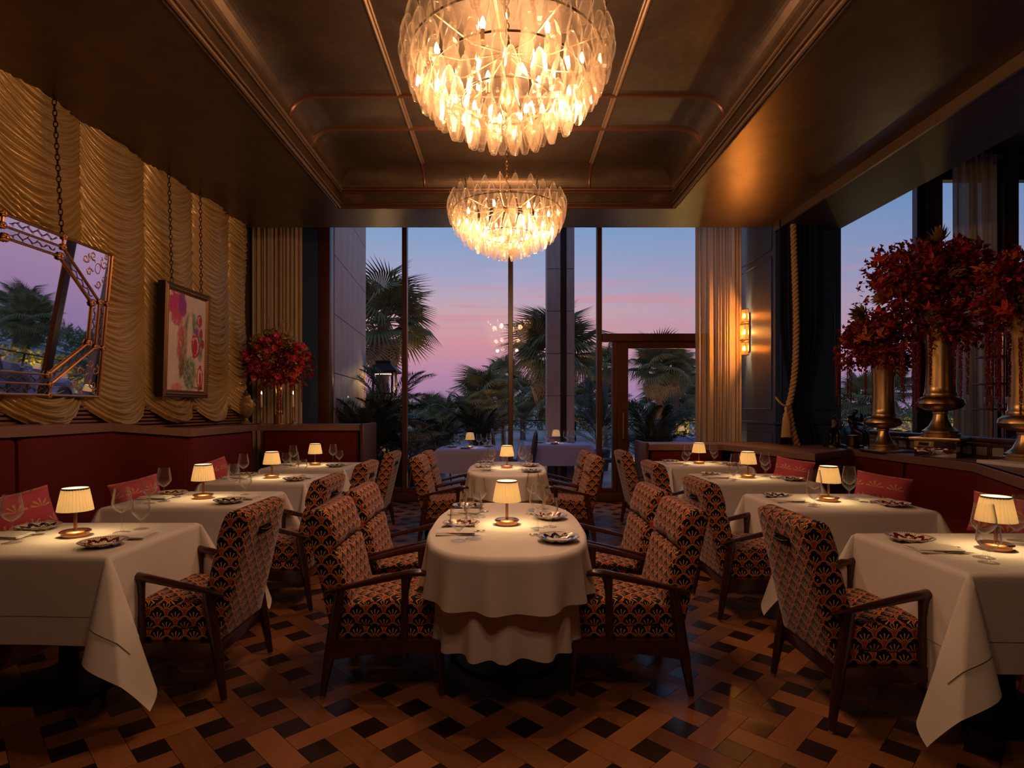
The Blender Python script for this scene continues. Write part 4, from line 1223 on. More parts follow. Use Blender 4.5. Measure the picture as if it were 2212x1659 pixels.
# ------------------------------------------------------------------ framed abstract painting
pt = wall_thing('framed_painting', 'framed abstract painting with pink, red and green brush marks', 'painting', (-3.385, 6.09, 2.095), R(1.5))
PW, PH = .425, .572
def canvas_fn(t, b):
    x, y, _ = sep(t, coord(t, 'Object'))
    n = noise(t, coord(t, 'Object'), 14, 4, .65); n2 = noise(t, mapping(t, coord(t, 'Object'), scale=(1, .45, 1)), 34, 3, .7); n3 = noise(t, coord(t, 'Object'), 5, 3, .6)
    c = ramp(t, n3, [(.3, (.62,.50,.36)), (.7, (.74,.64,.50))])
    def blob(cx, cy, ax, ay, colr, soft=.3, th=.55, hollow=0):
        nonlocal c
        dx = (x-cx)/ax; dy = (y-cy)/ay
        d = (dx*dx+dy*dy).sqrt()+(n-.5)*1.1
        f = d.step(1.0+soft*.5, 1.0-soft*.5)*((n2-.5)*2.2+th+.35).clamp()
        if hollow: f = f*d.step(hollow-.12, hollow)
        c = mixc(t, f, c, colr)
    blob(-.20, .36, .17, .14, (.50,.03,.13), .3, .8)
    blob(-.11, .40, .07, .13, (.26,.03,.30), .4, .6)
    blob(-.22, .24, .10, .08, (.55,.06,.10), .4, .5)
    blob(-.13, .02, .06, .26, (.52,.09,.10), .5, .45)
    blob(-.05, -.04, .05, .30, (.28,.14,.04), .6, .35)
    blob(-.10, -.24, .05, .13, (.16,.09,.02), .5, .5)
    blob(.06, -.32, .12, .18, (.05,.15,.06), .5, .35)
    blob(.07, .22, .10, .11, (.05,.16,.09), .5, .45)
    blob(.20, .08, .09, .10, (.07,.17,.09), .6, .3)
    blob(.25, -.05, .06, .12, (.06,.16,.08), .6, .3)
    blob(.05, .12, .05, .22, (.72,.62,.46), .6, .6)
    blob(.16, -.02, .085, .125, (.70,.60,.48), .2, .9); blob(.16, -.02, .09, .13, (.45,.02,.04), .1, .8, .82); blob(.15, -.03, .055, .085, (.48,.015,.04), .3, .9)
    blob(.23, .27, .05, .07, (.48,.03,.08), .1, .8, .70); blob(.24, .265, .025, .04, (.45,.015,.06), .3, .9)
    blob(.27, .13, .028, .05, (.45,.02,.04), .3, .9); blob(.30, .02, .035, .05, (.42,.02,.04), .2, .9)
    blob(.16, .14, .035, .035, (.30,.06,.28), .4, .7)
    blob(.26, -.36, .055, .14, (.72,.62,.50), .2, .9); blob(.26, -.36, .06, .145, (.50,.02,.03), .1, .9, .80); blob(.27, -.38, .022, .09, (.48,.015,.03), .3, .9)
    blob(-.18, -.47, .10, .05, (.62,.22,.18), .5, .5)
    lk(t, c, b.inputs['Base Color'])
mat('painted_canvas', (.6,.5,.4), .55, fn=canvas_fn)
flat('canvas', [(-.36,-.505),(.36,-.505),(.36,.505),(-.36,.505)], .022, 'painted_canvas', pt)
def frame_side(p, q, inner):
    p, q = Vector(p), Vector(q); d = (q-p).normalized(); n = Vector((-d.y, d.x)); L = (q-p).length
    prof = [(0,-.045),(0,.030),(.010,.040),(.022,.036),(.034,.044),(.050,.040),(.060,.028),(.075,.022),(.080,.016),(.080,-.02)]
    b = MB(); rings = []
    for s, base in ((0, p), (1, q)):
        rings.append([(base.x+n.x*o+d.x*o*(1 if s == 0 else -1), base.y+n.y*o+d.y*o*(1 if s == 0 else -1), z) for o, z in prof])
    b.loft(rings); f = b.build('frame_side', ['gilt_dark', 'frame_side'], pt, smooth=30)
    for pol in f.data.polygons:
        if abs(pol.normal.z) < .2 and pol.center.z < .03: pol.material_index = 1
    bd = MB(); k = int(L/.022)
    for i in range(3, k-2):
        c = p+d*(L*i/k)+n*.042; bd.box((c.x, c.y, .044), (.012, .012, .008), .004, seg=1)
        c = p+d*(L*i/k)+n*.070; bd.box((c.x, c.y, .025), (.008, .008, .006), .003, seg=1)
    tag(bd.build('beading', 'gilt', f, smooth=60), kind='stuff')
cs_ = [(-PW,-PH),(PW,-PH),(PW,PH),(-PW,PH)]
for k in range(4): frame_side(cs_[k], cs_[(k+1) % 4], 0)
tx = bpy.data.curves.new('lettering', 'FONT'); tx.body = 'Primavera'; tx.size = .055; tx.shear = .15; tx.extrude = .0006; tx.align_x = 'RIGHT'
tmp = bpy.data.objects.new('tmp', tx); COL.objects.link(tmp)
tme = bpy.data.meshes.new_from_object(tmp.evaluated_get(bpy.context.evaluated_depsgraph_get())); bpy.data.objects.remove(tmp)
tme.materials.clear(); tme.materials.append(M['ink']); link('lettering', tme, pt, (.32, -.478, .0232))

# ------------------------------------------------------------------ crystal wall sconce
sx_, sy_, sz_ = 3.40, 8.32, 2.50
sn = thing('wall_sconce', 'three-tier crystal rod sconce glowing on the blue panelled pier', 'sconce', (sx_, sy_, sz_))
MB().box((.066, 0, 0), (.02, .10, .56), .006).build('backplate', 'antique_brass', sn, smooth=40)
for zc, h, r in ((.235,.17,.055), (0,.21,.075), (-.235,.17,.055)):
    RD = MB().lathe([(.0,-h/2),(.011,-h/2),(.011,h/2),(0,h/2)], 6).mesh('crystal_rod', 'crystal_rod', smooth=25)
    for k in range(9):
        a = PI/2+PI*(k+.5)/9; link('crystal_rod', RD, sn, (.05+r*math.cos(a)*1.1, r*math.sin(a), zc))
    bl_ = MB().lathe([(.0,-.03),(.014,-.02),(.018,0),(.012,.03),(0,.045)], 10, (.015,0,zc)).build('bulb', 'sconce_bulb', sn, smooth=180)
    for z in (zc-h/2-.006, zc+h/2+.006):
        pts = [(.05+(r+.012)*1.1*math.cos(PI/2+PI*k/12), (r+.012)*math.sin(PI/2+PI*k/12), z) for k in range(13)]
        MB().tube(pts, .008, 6).build('ring', 'antique_brass', sn, smooth=60)
    plight('sconce_light', (sx_+.012, sy_, sz_+zc), 210, (1,.44,.11), .02)
# ------------------------------------------------------------------ rail behind the low banquette
rl = thing('balcony_rail', 'dark wooden rail with balusters and hammered glass behind the brass vases', 'railing', (0, 0, 0))
ra, rb_ = Vector((4.40, 7.0, 0)), Vector((4.36, 3.0, 0))
def on_rail(y): return lerp(rb_.x, ra.x, (y-3.0)/4.0)
MB().tube([(ra.x, ra.y, 1.12), (rb_.x, rb_.y, 1.12)], .036, 12, flat=.8).build('top_rail', 'frame_wood', rl, smooth=60)
MB().box(((ra.x+rb_.x)/2, 5.0, 1.075), (.05, 4.0, .022), .005).build('upper_rail', 'frame_wood', rl, smooth=40)
MB().box(((ra.x+rb_.x)/2, 5.0, .965), (.06, 4.0, .03), .006).build('bottom_rail', 'frame_wood', rl, smooth=40)
BA = MB().box((0,0,0), (.040,.045,.09), .005).mesh('baluster', 'frame_wood', smooth=40)
GP = MB().box((0,0,0), (.010,.135,.086)).mesh('glass_panel', 'hammered_glass')
for k in range(22):
    y = 3.08+.18*k; link('baluster', BA, rl, (on_rail(y), y, 1.022)); link('glass_panel', GP, rl, (on_rail(y), y+.09, 1.022))

# ------------------------------------------------------------------ brass vases
def tall_vase(x, y, z, s, label, m='antique_brass'):
    prof = [(0,0),(.142,0),(.142,.030),(.135,.036),(.135,.055),(.122,.062),(.085,.095),(.058,.155),(.050,.200),(.058,.206),(.058,.222),(.050,.228),(.10,.236),(.155,.258),(.178,.292),(.170,.326),(.142,.350),(.118,.358),(.122,.366),(.122,.385),(.114,.392),(.112,.44),(.104,.56),(.102,.68),(.108,.82),(.122,.96),(.140,1.08),(.150,1.13),(.146,1.132),(.12,1.0),(0,.95)]
    t = thing('trumpet_vase', label, 'vase', (x, y, z), 0, 'tall brass trumpet vases')
    k = 15
    MB().lathe([(r*s, h*s) for r, h in prof[:k]], 48).build('foot', m, t, smooth=35)
    MB().lathe([(r*s, h*s) for r, h in prof[k-1:19]], 48).build('bulb_body', m, t, smooth=80)
    MB().lathe([(r*s, h*s) for r, h in prof[18:]], 48).build('trumpet', m, t, smooth=70)
    return t
pd = thing('mirrored_plinth', 'square mirrored plinth under the middle brass vase', 'plinth', (4.12, 5.50, ZR), R(38))
MB().box((0,0,.08), (.33,.33,.155), .004).build('block', 'mirror_edge', pd, smooth=40)
MB().box((0,0,.172), (.40,.40,.028), .005).build('top_slab', 'antique_brass', pd, smooth=40)
tall_vase(4.02, 6.18, ZR+.022, .98, 'tall brass trumpet vase farthest from the camera, beside the bronze figures')
MB_ = MB().box((0,0,.011), (.42,.42,.022), .004).build('brass_plate', 'antique_brass', smooth=40, loc=(4.06, 6.14, ZR)); tag(MB_, 'flat square brass plate under the vase nearest the bronze figures', 'plate')
tall_vase(4.12, 5.50, ZR+.187, 1.08, 'tall brass trumpet vase standing on the mirrored plinth')
sl = MB().box((0,0,.014), (.50,.50,.028), .004).build('stone_slab', 'ledge_wood', smooth=40, loc=(4.20, 4.62, ZR)); tag(sl, 'pale slab under the brass vase at the picture edge', 'slab'); sl.data.materials[0] = M['linen']
tall_vase(4.27, 4.76, ZR+.029, 1.05, 'tall brass trumpet vase cut off by the picture edge')

# ------------------------------------------------------------------ flowers and leaves
def leaf_into(mb, p, d, L, w_, fold=.25, curl=.2, mi=0):
    d = Vector(d).normalized(); s = d.orthogonal().normalized(); s = Quaternion(d, random.random()*6.28) @ s; n = d.cross(s)
    p = Vector(p); a = p; b = p+d*L*.45+n*L*.04; c = p+d*L-n*L*curl
    mb.add([a, b+s*w_/2+n*w_*fold, c, b-s*w_/2+n*w_*fold, b], [(0,4,1),(1,4,2),(4,3,2),(0,3,4)], mi=mi)
def rand_dir():
    while True:
        v = Vector((random.uniform(-1,1), random.uniform(-1,1), random.uniform(-1,1)))
        if .1 < v.length < 1: return v.normalized()
def maple_mesh(m, s):
    tips = []
    for k, (a, l) in enumerate(((-115,.55),(-55,.85),(0,1.0),(55,.85),(115,.55))):
        tips.append((R(a), l))
    pts = [(0,-.12)]
    for i, (a, l) in enumerate(tips):
        for da, f in ((-13,.62),(-6,.74),(0,1.0),(6,.74),(13,.62)):
            pts.append((math.sin(a+R(da))*l*f, math.cos(a+R(da))*l*f))
        if i < 4:
            am = (a+tips[i+1][0])/2; pts.append((math.sin(am)*.33, math.cos(am)*.33))
    b = MB(); v = [(0,0,0)]+[(x*s, y*s, -.22*s*(x*x+y*y)+.05*s*math.sin(9*x)) for x, y in pts]
    n = len(pts); b.add(v, [(0, 1+k, 1+(k+1) % n) for k in range(n)]); return b.mesh('autumn_leaf', m)
MAPLE = [maple_mesh('scarlet_leaf', .11), maple_mesh('crimson_leaf', .10), maple_mesh('rust_leaf', .125)]
def protea_mesh(s):
    b = MB()
    for ringk, (n, tilt, L) in enumerate(((9,.95,.10),(9,.65,.12),(8,.38,.13),(6,.15,.12))):
        for k in range(n):
            a = 2*PI*k/n+ringk*.4; d = Vector((math.cos(a)*math.sin(tilt), math.sin(a)*math.sin(tilt), math.cos(tilt)))
            sd = Vector((-math.sin(a), math.cos(a), 0)); p = d*.01; q = d*L*.6*s; e = d*L*s+Vector((0,0,.01))
            up = sd.cross(d)*.004
            b.add([p+sd*.006, p-sd*.006, q-sd*.014*s, e, q+sd*.014*s, q+up], [(0,1,5),(1,2,5),(2,3,5),(3,4,5),(4,0,5)])
    return b.mesh('protea', 'protea', smooth=30)
PROT = protea_mesh(1.15)
def strand_mesh(L, seed):
    r = random.Random(seed); b = MB(); n = int(L/.012)
    for k in range(n):
        z = -L*k/n; rad = .017*(1-.5*k/n)
        for q in range(4):
            a = r.random()*6.28; x, y = rad*.7*math.cos(a), rad*.7*math.sin(a); s = .006*(1-.3*k/n)+.002*r.random()
            b.add([(x-s,y,z),(x+s,y,z),(x,y-s,z),(x,y+s,z),(x,y,z-s*1.4),(x,y,z+s*1.4)], [(0,2,5),(2,1,5),(1,3,5),(3,0,5),(2,0,4),(1,2,4),(3,1,4),(0,3,4)])
    return b.mesh('amaranth_strand', 'amaranth')
STR = [strand_mesh(L, i) for i, L in enumerate((.32,.42,.52,.62))]
def autumn_bouquet(cx, cy, cz, rx_, ry_, rz_, label, seed, n_leaf=1500, n_maple=46, n_prot=6, strands=()):
    random.seed(seed)
    t = thing('flower_arrangement', label, 'bouquet', (cx, cy, cz), 0, 'dark red autumn bouquets')
    lobes = [(Vector((0,0,0)), 1.0)]+[(Vector((random.uniform(-.7,.7), random.uniform(-.6,.6), random.uniform(-.45,.55))), random.uniform(.38,.6)) for _ in range(9)]
    def pt(shell=.75):
        c, s = random.choice(lobes); d = rand_dir(); r = s*random.uniform(shell, 1.0)*.72
        p = c*.75+d*r; return Vector((p.x*rx_, p.y*ry_, p.z*rz_)), d
    for nm, m, frac, L0 in (('foliage', 'crimson_leaf', .85, .055), ('bright_foliage', 'scarlet_leaf', .27, .052), ('coin_leaves', 'rust_leaf', .22, .04), ('dark_foliage', 'amaranth', .5, .062)):
        mb = MB()
        for _ in range(int(n_leaf*frac)):
            p, d = pt(.35 if nm != 'coin_leaves' else .8); L = L0*random.uniform(.6, 1.35)
            leaf_into(mb, p, (d+rand_dir()*.9+Vector((0,0,-.15))).normalized(), L, L*random.uniform(.5, .8), random.uniform(.05,.4), random.uniform(-.1,.5))
        tag(mb.build(nm, m, t), kind='stuff')
    for k in range(n_maple):
        p, d = pt(.92); o = link('autumn_leaf', random.choice(MAPLE), t, p)
        o.rotation_euler = (d+rand_dir()*.7+Vector((0,-.5,0))).to_track_quat('Z', 'Y').to_euler(); o.scale = (random.uniform(.6,1.25),)*3
    for k in range(n_prot):
        p, d = pt(.97); o = link('protea', PROT, t, p*.98); d2 = d+Vector((0,-.35,.35)); o.rotation_euler = d2.to_track_quat('Z', 'Y').to_euler(); o.scale = (random.uniform(.85,1.15),)*3
    mb = MB()                                          # wispy berry sprays poking out
    for k in range(26):
        p, d = pt(.95); d = (d+Vector((0,0,.25))).normalized(); q = p+d*random.uniform(.06,.15)
        mb.tube([p*.8, p, q], [.0025,.002,.001], 4)
        for z_ in range(5): leaf_into(mb, p.lerp(q, z_/4), rand_dir(), .035, .022)
    tag(mb.build('berry_sprays', 'crimson_leaf', t), kind='stuff')
    for (px, py, Y, k) in strands:
        p = at(px, py, Y)-Vector((cx, cy, cz)); o = link('amaranth_strand', STR[k], t, p); o.rotation_euler = (0, 0, random.random()*6)
    return t
autumn_bouquet(3.98, 6.18, 2.10, .52, .42, .42, 'lowest dark red bouquet in the farthest brass vase', 21, 1500, 46, 2,
    [(1808,768,5.95,1),(1812,768,5.97,2),(1832,770,6.0,1),(1838,765,6.05,2),(1925,760,6.0,2),(1870,770,5.9,1)])
autumn_bouquet(3.86, 5.42, 2.46, .74, .52, .70, 'largest autumn bouquet rising from the vase on the mirrored plinth', 22, 2700, 76, 9,
    [(1948,740,5.3,1),(1952,750,5.35,2),(1972,735,5.2,3),(1980,745,5.2,3),(1985,740,5.15,2),(2062,735,5.2,1),(2076,740,5.2,2),(2090,730,5.25,2),(2010,730,5.1,1)])
autumn_bouquet(4.26, 4.74, 2.36, .56, .46, .55, 'autumn bouquet with copper coin leaves at the picture edge', 23, 2000, 56, 4,
    [(2132,720,4.6,3),(2140,720,4.6,3),(2152,722,4.62,2),(2158,720,4.55,3),(2180,718,4.6,2),(2205,730,4.6,3)])
random.seed(31)
# left bouquet in its slender vase
LZ = 1.20
tv_ = thing('slender_vase', 'slender brass trumpet vase on the tall banquette ledge', 'vase', (-2.97, 7.55, LZ))
MB().lathe([(0,0),(.058,0),(.058,.12),(.052,.125),(.030,.14),(.042,.155),(.040,.172),(.026,.185),(.036,.20),(.036,.30),(.044,.42),(.062,.53),(.059,.53),(.03,.40),(0,.38)], 32).build('body', 'brass', tv_, smooth=35)
MB().lathe([(.060,.0),(.064,.004),(.060,.012)], 32).build('foot_ring', 'brass', tv_, smooth=50)
lb = thing('flower_arrangement', 'magenta and scarlet bouquet with pampas plumes on the tall banquette ledge', 'bouquet', (-2.97, 7.50, 2.04))
def petal_flower(m, s, seed):
    r = random.Random(seed); b = MB()
    for k in range(14):
        a = 2*PI*k/7+(k//7)*.45; tl = .95 if k < 7 else .5; d = Vector((math.cos(a)*math.sin(tl), math.sin(a)*math.sin(tl), math.cos(tl)))
        sd = Vector((-math.sin(a), math.cos(a), 0)); q = d*s*.6; e = d*s+Vector((0,0,.25*s)); w_ = s*.32
        b.add([(0,0,0), q+sd*w_, e+sd*w_*.4, e-sd*w_*.4, q-sd*w_], [(0,1,4),(1,2,3,4)])
    return b.mesh('blossom', m)
BLS = [petal_flower('magenta_petal', .055, 1), petal_flower('scarlet_leaf', .06, 2), petal_flower('magenta_petal', .07, 3)]
for k in range(120):
    d = rand_dir(); p = Vector((d.x*.40, d.y*.30, d.z*.29))*random.uniform(.7, 1.0)
    o = link('blossom', BLS[k % 3], lb, p); o.rotation_euler = (d+rand_dir()*.5).to_track_quat('Z', 'Y').to_euler(); o.scale = (random.uniform(.7,1.15),)*3
for nm, m, n, L0, zz in (('foliage', 'crimson_leaf', 700, .08, -.12), ('olive_foliage', 'olive_leaf', 320, .06, .12), ('rust_foliage', 'rust_leaf', 90, .07, 0)):
    mb = MB()
    for _ in range(n):
        d = rand_dir(); p = Vector((d.x*.44, d.y*.32, d.z*.31+zz*random.random()))*random.uniform(.5, 1.03)
        if nm == 'olive_foliage':
            c = random.choice((Vector((-.20,-.12,.22)), Vector((.18,-.15,.22)), Vector((-.02,-.25,.02)), Vector((-.10,0,.34)))); p = c+rand_dir()*.075
        leaf_into(mb, p, (d+rand_dir()*.9).normalized(), L0*random.uniform(.6,1.3), L0*.5)
    tag(mb.build(nm, m, lb), kind='stuff')
for k in range(16):
    d = rand_dir(); o = link('autumn_leaf', MAPLE[2 if k % 2 else 0], lb, (.30+.12*random.random()*d.x, -.20+.1*d.y, -.12+.14*d.z) if k < 9 else (d.x*.40, -abs(d.y)*.3, d.z*.28))
    o.rotation_euler = (rand_dir()+Vector((0,-1.2,0))).to_track_quat('Z', 'Y').to_euler(); o.scale = (.75,)*3
for (dx, dz, a) in ((-.40,.10,-1.25), (-.34,.02,-1.45), (.06,.32,.35), (.16,.28,.5), (-.04,.36,-.2), (.26,.05,1.1), (-.42,.0,-1.0)):
    mb = MB()
    for q in range(160):
        u = random.random(); p = Vector((math.sin(a)*.16*u, random.uniform(-.03,.03)*(1-u*.5), math.cos(a)*.16*u)); leaf_into(mb, p, (Vector((math.sin(a), random.uniform(-.7,.7), math.cos(a)))+rand_dir()*.5).normalized(), .05, .004)
    o = mb.build('pampas_plume', 'pampas', lb, loc=(dx, -.12, dz)); tag(o, kind='stuff')
for (px, py, k) in ((600,838,0), (606,842,1), (652,815,0), (560,840,0)):
    o = link('amaranth_strand', STR[k], lb, at(px, py, 7.25)-Vector((-2.97,7.50,2.04)))
for s_, x_, nm in ((-1, -3.18, 'between the urn and the slender vase'), (1, -2.77, 'beside the slender vase, nearer the window')):
    cs2 = thing('candlestick', 'brass candlestick with lit candle '+nm, 'candlestick', (x_, 7.5, LZ), 0, 'brass candlesticks')
    MB().lathe([(0,0),(.055,0),(.055,.008),(.030,.02),(.014,.04),(.022,.06),(.012,.085),(.018,.11),(.010,.14),(.016,.17),(.010,.20),(.022,.215),(.024,.225),(.012,.226),(0,.226)], 20).build('stick', 'antique_brass', cs2, smooth=50)
    ca = MB().lathe([(.0115,.215),(.0115,.385),(.009,.39),(0,.388)], 14).build('candle', 'candle_wax', cs2, smooth=50)
    MB().lathe([(0,.392),(.005,.398),(.0065,.406),(.004,.42),(0,.436)], 10).build('flame', 'flame', ca, smooth=180)
    plight('candle_light', (x_, 7.5, LZ+.415), .5, (1,.55,.2), .008)
ur = thing('ornate_urn', 'dark ceramic urn with gilt garlands in front of the gold drapery', 'urn', (-3.36, 7.45, LZ))
MB().lathe([(0,0),(.075,0),(.075,.02),(.05,.03),(.03,.06),(.028,.085),(.05,.10),(.095,.15),(.115,.21),(.118,.26),(.10,.30),(.07,.325),(.055,.34),(.062,.35),(.06,.36),(.05,.365)], 32).build('body', 'urn_ceramic', ur, smooth=45)
MB().lathe([(.062,.36),(.058,.375),(.03,.40),(.012,.41),(.018,.425),(.012,.44),(0,.445)], 24).build('lid', 'gilt_dark', ur, smooth=50)
MB().box((0,0,-.0), (.17,.17,.02), .004).build('foot_plate', 'gilt_dark', ur, smooth=40)
gb = MB()
for k in range(6):
    a0 = k*PI/3
    gb.tube([(.121*math.cos(a0+u*PI/30), .121*math.sin(a0+u*PI/30), .255-.035*math.sin(PI*u/10)) for u in range(11)], .007, 6)
gb.build('garland', 'gilt', ur, smooth=60)
for s_ in (-1, 1): MB().tube([(s_*.10,0,.30),(s_*.145,0,.31),(s_*.15,0,.26),(s_*.115,0,.22)], .009, 8).build('handle', 'gilt_dark', ur, smooth=60)

# ------------------------------------------------------------------ bronze figures
def figure(name, joints, bones, label, loc, rot, scale):
    t = thing(name, label, 'statuette', loc, rot, 'bronze seated figures')
    me = bpy.data.meshes.new('figure'); keys = list(joints)
    me.from_pydata([joints[k][0] for k in keys], [(keys.index(a), keys.index(b)) for a, b in bones], [])
    o = bpy.data.objects.new('figure', me); COL.objects.link(o)
    o.modifiers.new('s', 'SKIN'); ss = o.modifiers.new('u', 'SUBSURF'); ss.levels = 2; ss.render_levels = 2
    for i, k in enumerate(keys):
        r = joints[k][1]; me.skin_vertices[0].data[i].radius = (r, r)
    me.skin_vertices[0].data[keys.index('pelvis')].use_root = True
    dg = bpy.context.evaluated_depsgraph_get(); ev = o.evaluated_get(dg); m2 = bpy.data.meshes.new_from_object(ev)
    bpy.data.objects.remove(o)
    m2.materials.clear(); m2.materials.append(M['bronze_statue'])
    for v in m2.vertices:                              # drapery folds on skirt
        if v.co.z < .55: k = math.sin(math.atan2(v.co.y, v.co.x)*9+v.co.z*8)*.018; v.co.x *= 1+k; v.co.y *= 1+k
    m2.polygons.foreach_set('use_smooth', [True]*len(m2.polygons))
    b_ = link('body', m2, t); b_.scale = (scale,)*3; b_.location = (0, 0, .035)
    MB().lathe([(0,0),(.115,0),(.112,.02),(.10,.035),(0,.036)], 24).build('base', 'bronze_statue', t, smooth=40)
    MB().lathe([(.07,.03),(.062,.10),(.058,.15),(.0,.155)], 14).build('rock_seat', 'bronze_statue', t, smooth=60)
J1 = {'pelvis':((0,0,.42),.14),'waist':((0,0,.60),.105),'chest':((-.01,0,.78),.13),'neck':((0,0,.93),.05),'head':((.02,0,1.03),.075),'top':((.02,0,1.12),.06),
 'lh':((.16,.10,.42),.12),'lk':((.32,.12,.38),.10),'ls':((.34,.11,.16),.085),'lf':((.40,.12,.03),.05),'rh':((.16,-.10,.42),.12),'rk':((.34,-.10,.40),.10),'rs':((.30,-.10,.16),.09),'rf':((.36,-.11,.03),.05),
 'la':((0,.17,.84),.06),'le':((.10,.22,.64),.048),'lw':((.26,.14,.58),.036),'ra':((0,-.17,.84),.06),'re':((.10,-.24,.70),.048),'rw':((.22,-.10,.86),.036)}
B1 = [('pelvis','waist'),('waist','chest'),('chest','neck'),('neck','head'),('head','top'),('pelvis','lh'),('lh','lk'),('lk','ls'),('ls','lf'),('pelvis','rh'),('rh','rk'),('rk','rs'),('rs','rf'),('chest','la'),('la','le'),('le','lw'),('chest','ra'),('ra','re'),('re','rw')]
figure('bronze_figure', J1, B1, 'smaller dark bronze seated figure next to the blue pier', (3.88, 6.86, ZR), R(-120), .315)
J2 = dict(J1); J2['head'] = ((.06,.03,1.02),.08); J2['top'] = ((.08,.04,1.11),.06); J2['rw'] = ((.30,.02,.62),.036); J2['lw'] = ((.24,.02,.98),.036); J2['le'] = ((.16,.22,.72),.048)
figure('bronze_figure', J2, B1, 'taller dark bronze seated figure beside the farthest brass vase', (3.97, 6.64, ZR), R(-60), .375)

# ------------------------------------------------------------------ bar beyond the rail
bs = thing('bar_shelves', 'copper-post bar shelving with glasses beyond the rail', 'shelving', (0, 0, 0))
for x in (6.08, 6.22, 6.75, 6.9): MB().tube([(x,7.25,.0),(x,7.25,2.5)], .02, 10).build('post', 'copper', bs, smooth=60)
for z in (1.0, 1.41, 1.73, 2.07, 2.4): MB().box((6.5,7.3,z-.012), (1.0,.30,.022), .004).build('shelf', 'frame_wood', bs, smooth=40)
for z in (1.80, 2.15): MB().tube([(6.02,7.16,z),(6.98,7.16,z)], .006, 8).build('gallery_bar', 'copper', bs, smooth=60)
for k in range(14):
    put(GG, 6.10+.095*(k//2), 7.25+.09*(k % 2), 1.41, k, 'stemmed glass on the bar shelf, %s row, %s from the window curtain' % (('front', 'back')[k % 2], ('first', 'second', 'third', 'fourth', 'fifth', 'sixth', 'seventh')[k//2]), 'glass', 'glasses on the bar shelf').scale = (.9,.9,.9)
bc = MB(); bc.extrude([(0,0),(.5,0),(.5,.30),(.22,.12)], 0, .5, mx=Matrix(((1,0,0,0),(0,0,1,0),(0,1,0,0),(0,0,0,1))))
o = bc.build('bar_counter', 'bar_blue', loc=(6.05, 6.6, 1.0-.02)); tag(o, 'sloping blue panel of the bar counter beyond the rail', 'counter')
MB().box((.5,.25,-.5), (1.0,.5,1.0), .01).build('counter_body', 'frame_wood', o, smooth=40)
# ------------------------------------------------------------------ terrace
random.seed(77)
def tile_fn(t, b):
    x, y, _ = sep(t, coord(t, 'Object'))
    k = ((x*9).floor()+(y*9).floor()).mod(2.0)
    lk(t, mixc(t, k, (.58,.56,.56), (.30,.20,.18)), b.inputs['Base Color'])
mat('terrace_floor', (.3,.3,.3), .45, fn=tile_fn)
te = MB().box((2.5, 11.95, -.03), (24, 6.1, .06)).build('terrace_ground', 'terrace_floor'); tag(te, kind='structure')
gd = MB().box((0, 165, -.45), (500, 300, .1)).build('ground', 'sand'); tag(gd, kind='structure')
# stone pier on the left
sw_ = struct('wall_terrace'); A_ = Vector((-2.77, 9.2, 0)); B_ = Vector((-3.02, 12.27, 0)); d_ = (B_-A_); Lw = d_.length; ang = math.atan2(d_.y, d_.x)
nW = 6; SLm = MB().box((0,0,0), (Lw/nW-.008, .06, .93), .004, seg=1).mesh('stone_slab', 'stone', smooth=40)
for i in range(nW):
    for j in range(7):
        o = link('stone_slab', SLm, sw_, A_+d_*((i+.5)/nW)+Vector((0,0,1.03-.47+.94*(j-0)))); o.rotation_euler = (0, 0, ang)
n_ = Vector((-d_.y, d_.x, 0)).normalized()*.2
MB().box((0,0,3.2), (Lw, .3, 6.4)).build('core', 'stone', sw_, loc=A_+d_*.5+n_).rotation_euler = (0, 0, ang)
# stone column with a dark channel
cl_ = struct('pillar')
for j in range(11):
    z = .41+.83*j
    MB().box((.92, 11.6, z), (.26, .5, .822), .004, seg=1).build('stone_block', 'stone', cl_, smooth=40)
    MB().box((1.25, 11.6, z), (.15, .5, .822), .004, seg=1).build('stone_block', 'stone', cl_, smooth=40)
MB().box((1.11, 11.65, 4.5), (.16, .42, 9.0)).build('channel', 'black_metal', cl_)
# balustrade
ba = thing('glass_balustrade', 'clear glass balustrade with thin rail round the terrace', 'balustrade', (0, 0, 0))
MB().box((3, 14.8, 1.10), (22, .05, .03), .006).build('rail', 'black_metal', ba, smooth=40)
for k in range(12):
    x = -7.5+1.85*k
    MB().box((x, 14.8, .55), (.045,.045,1.1), .004).build('post', 'black_metal', ba, smooth=40)
    MB().box((x+.92, 14.8, .56), (1.76,.012,.98)).build('glass_panel', 'balustrade_glass', ba)
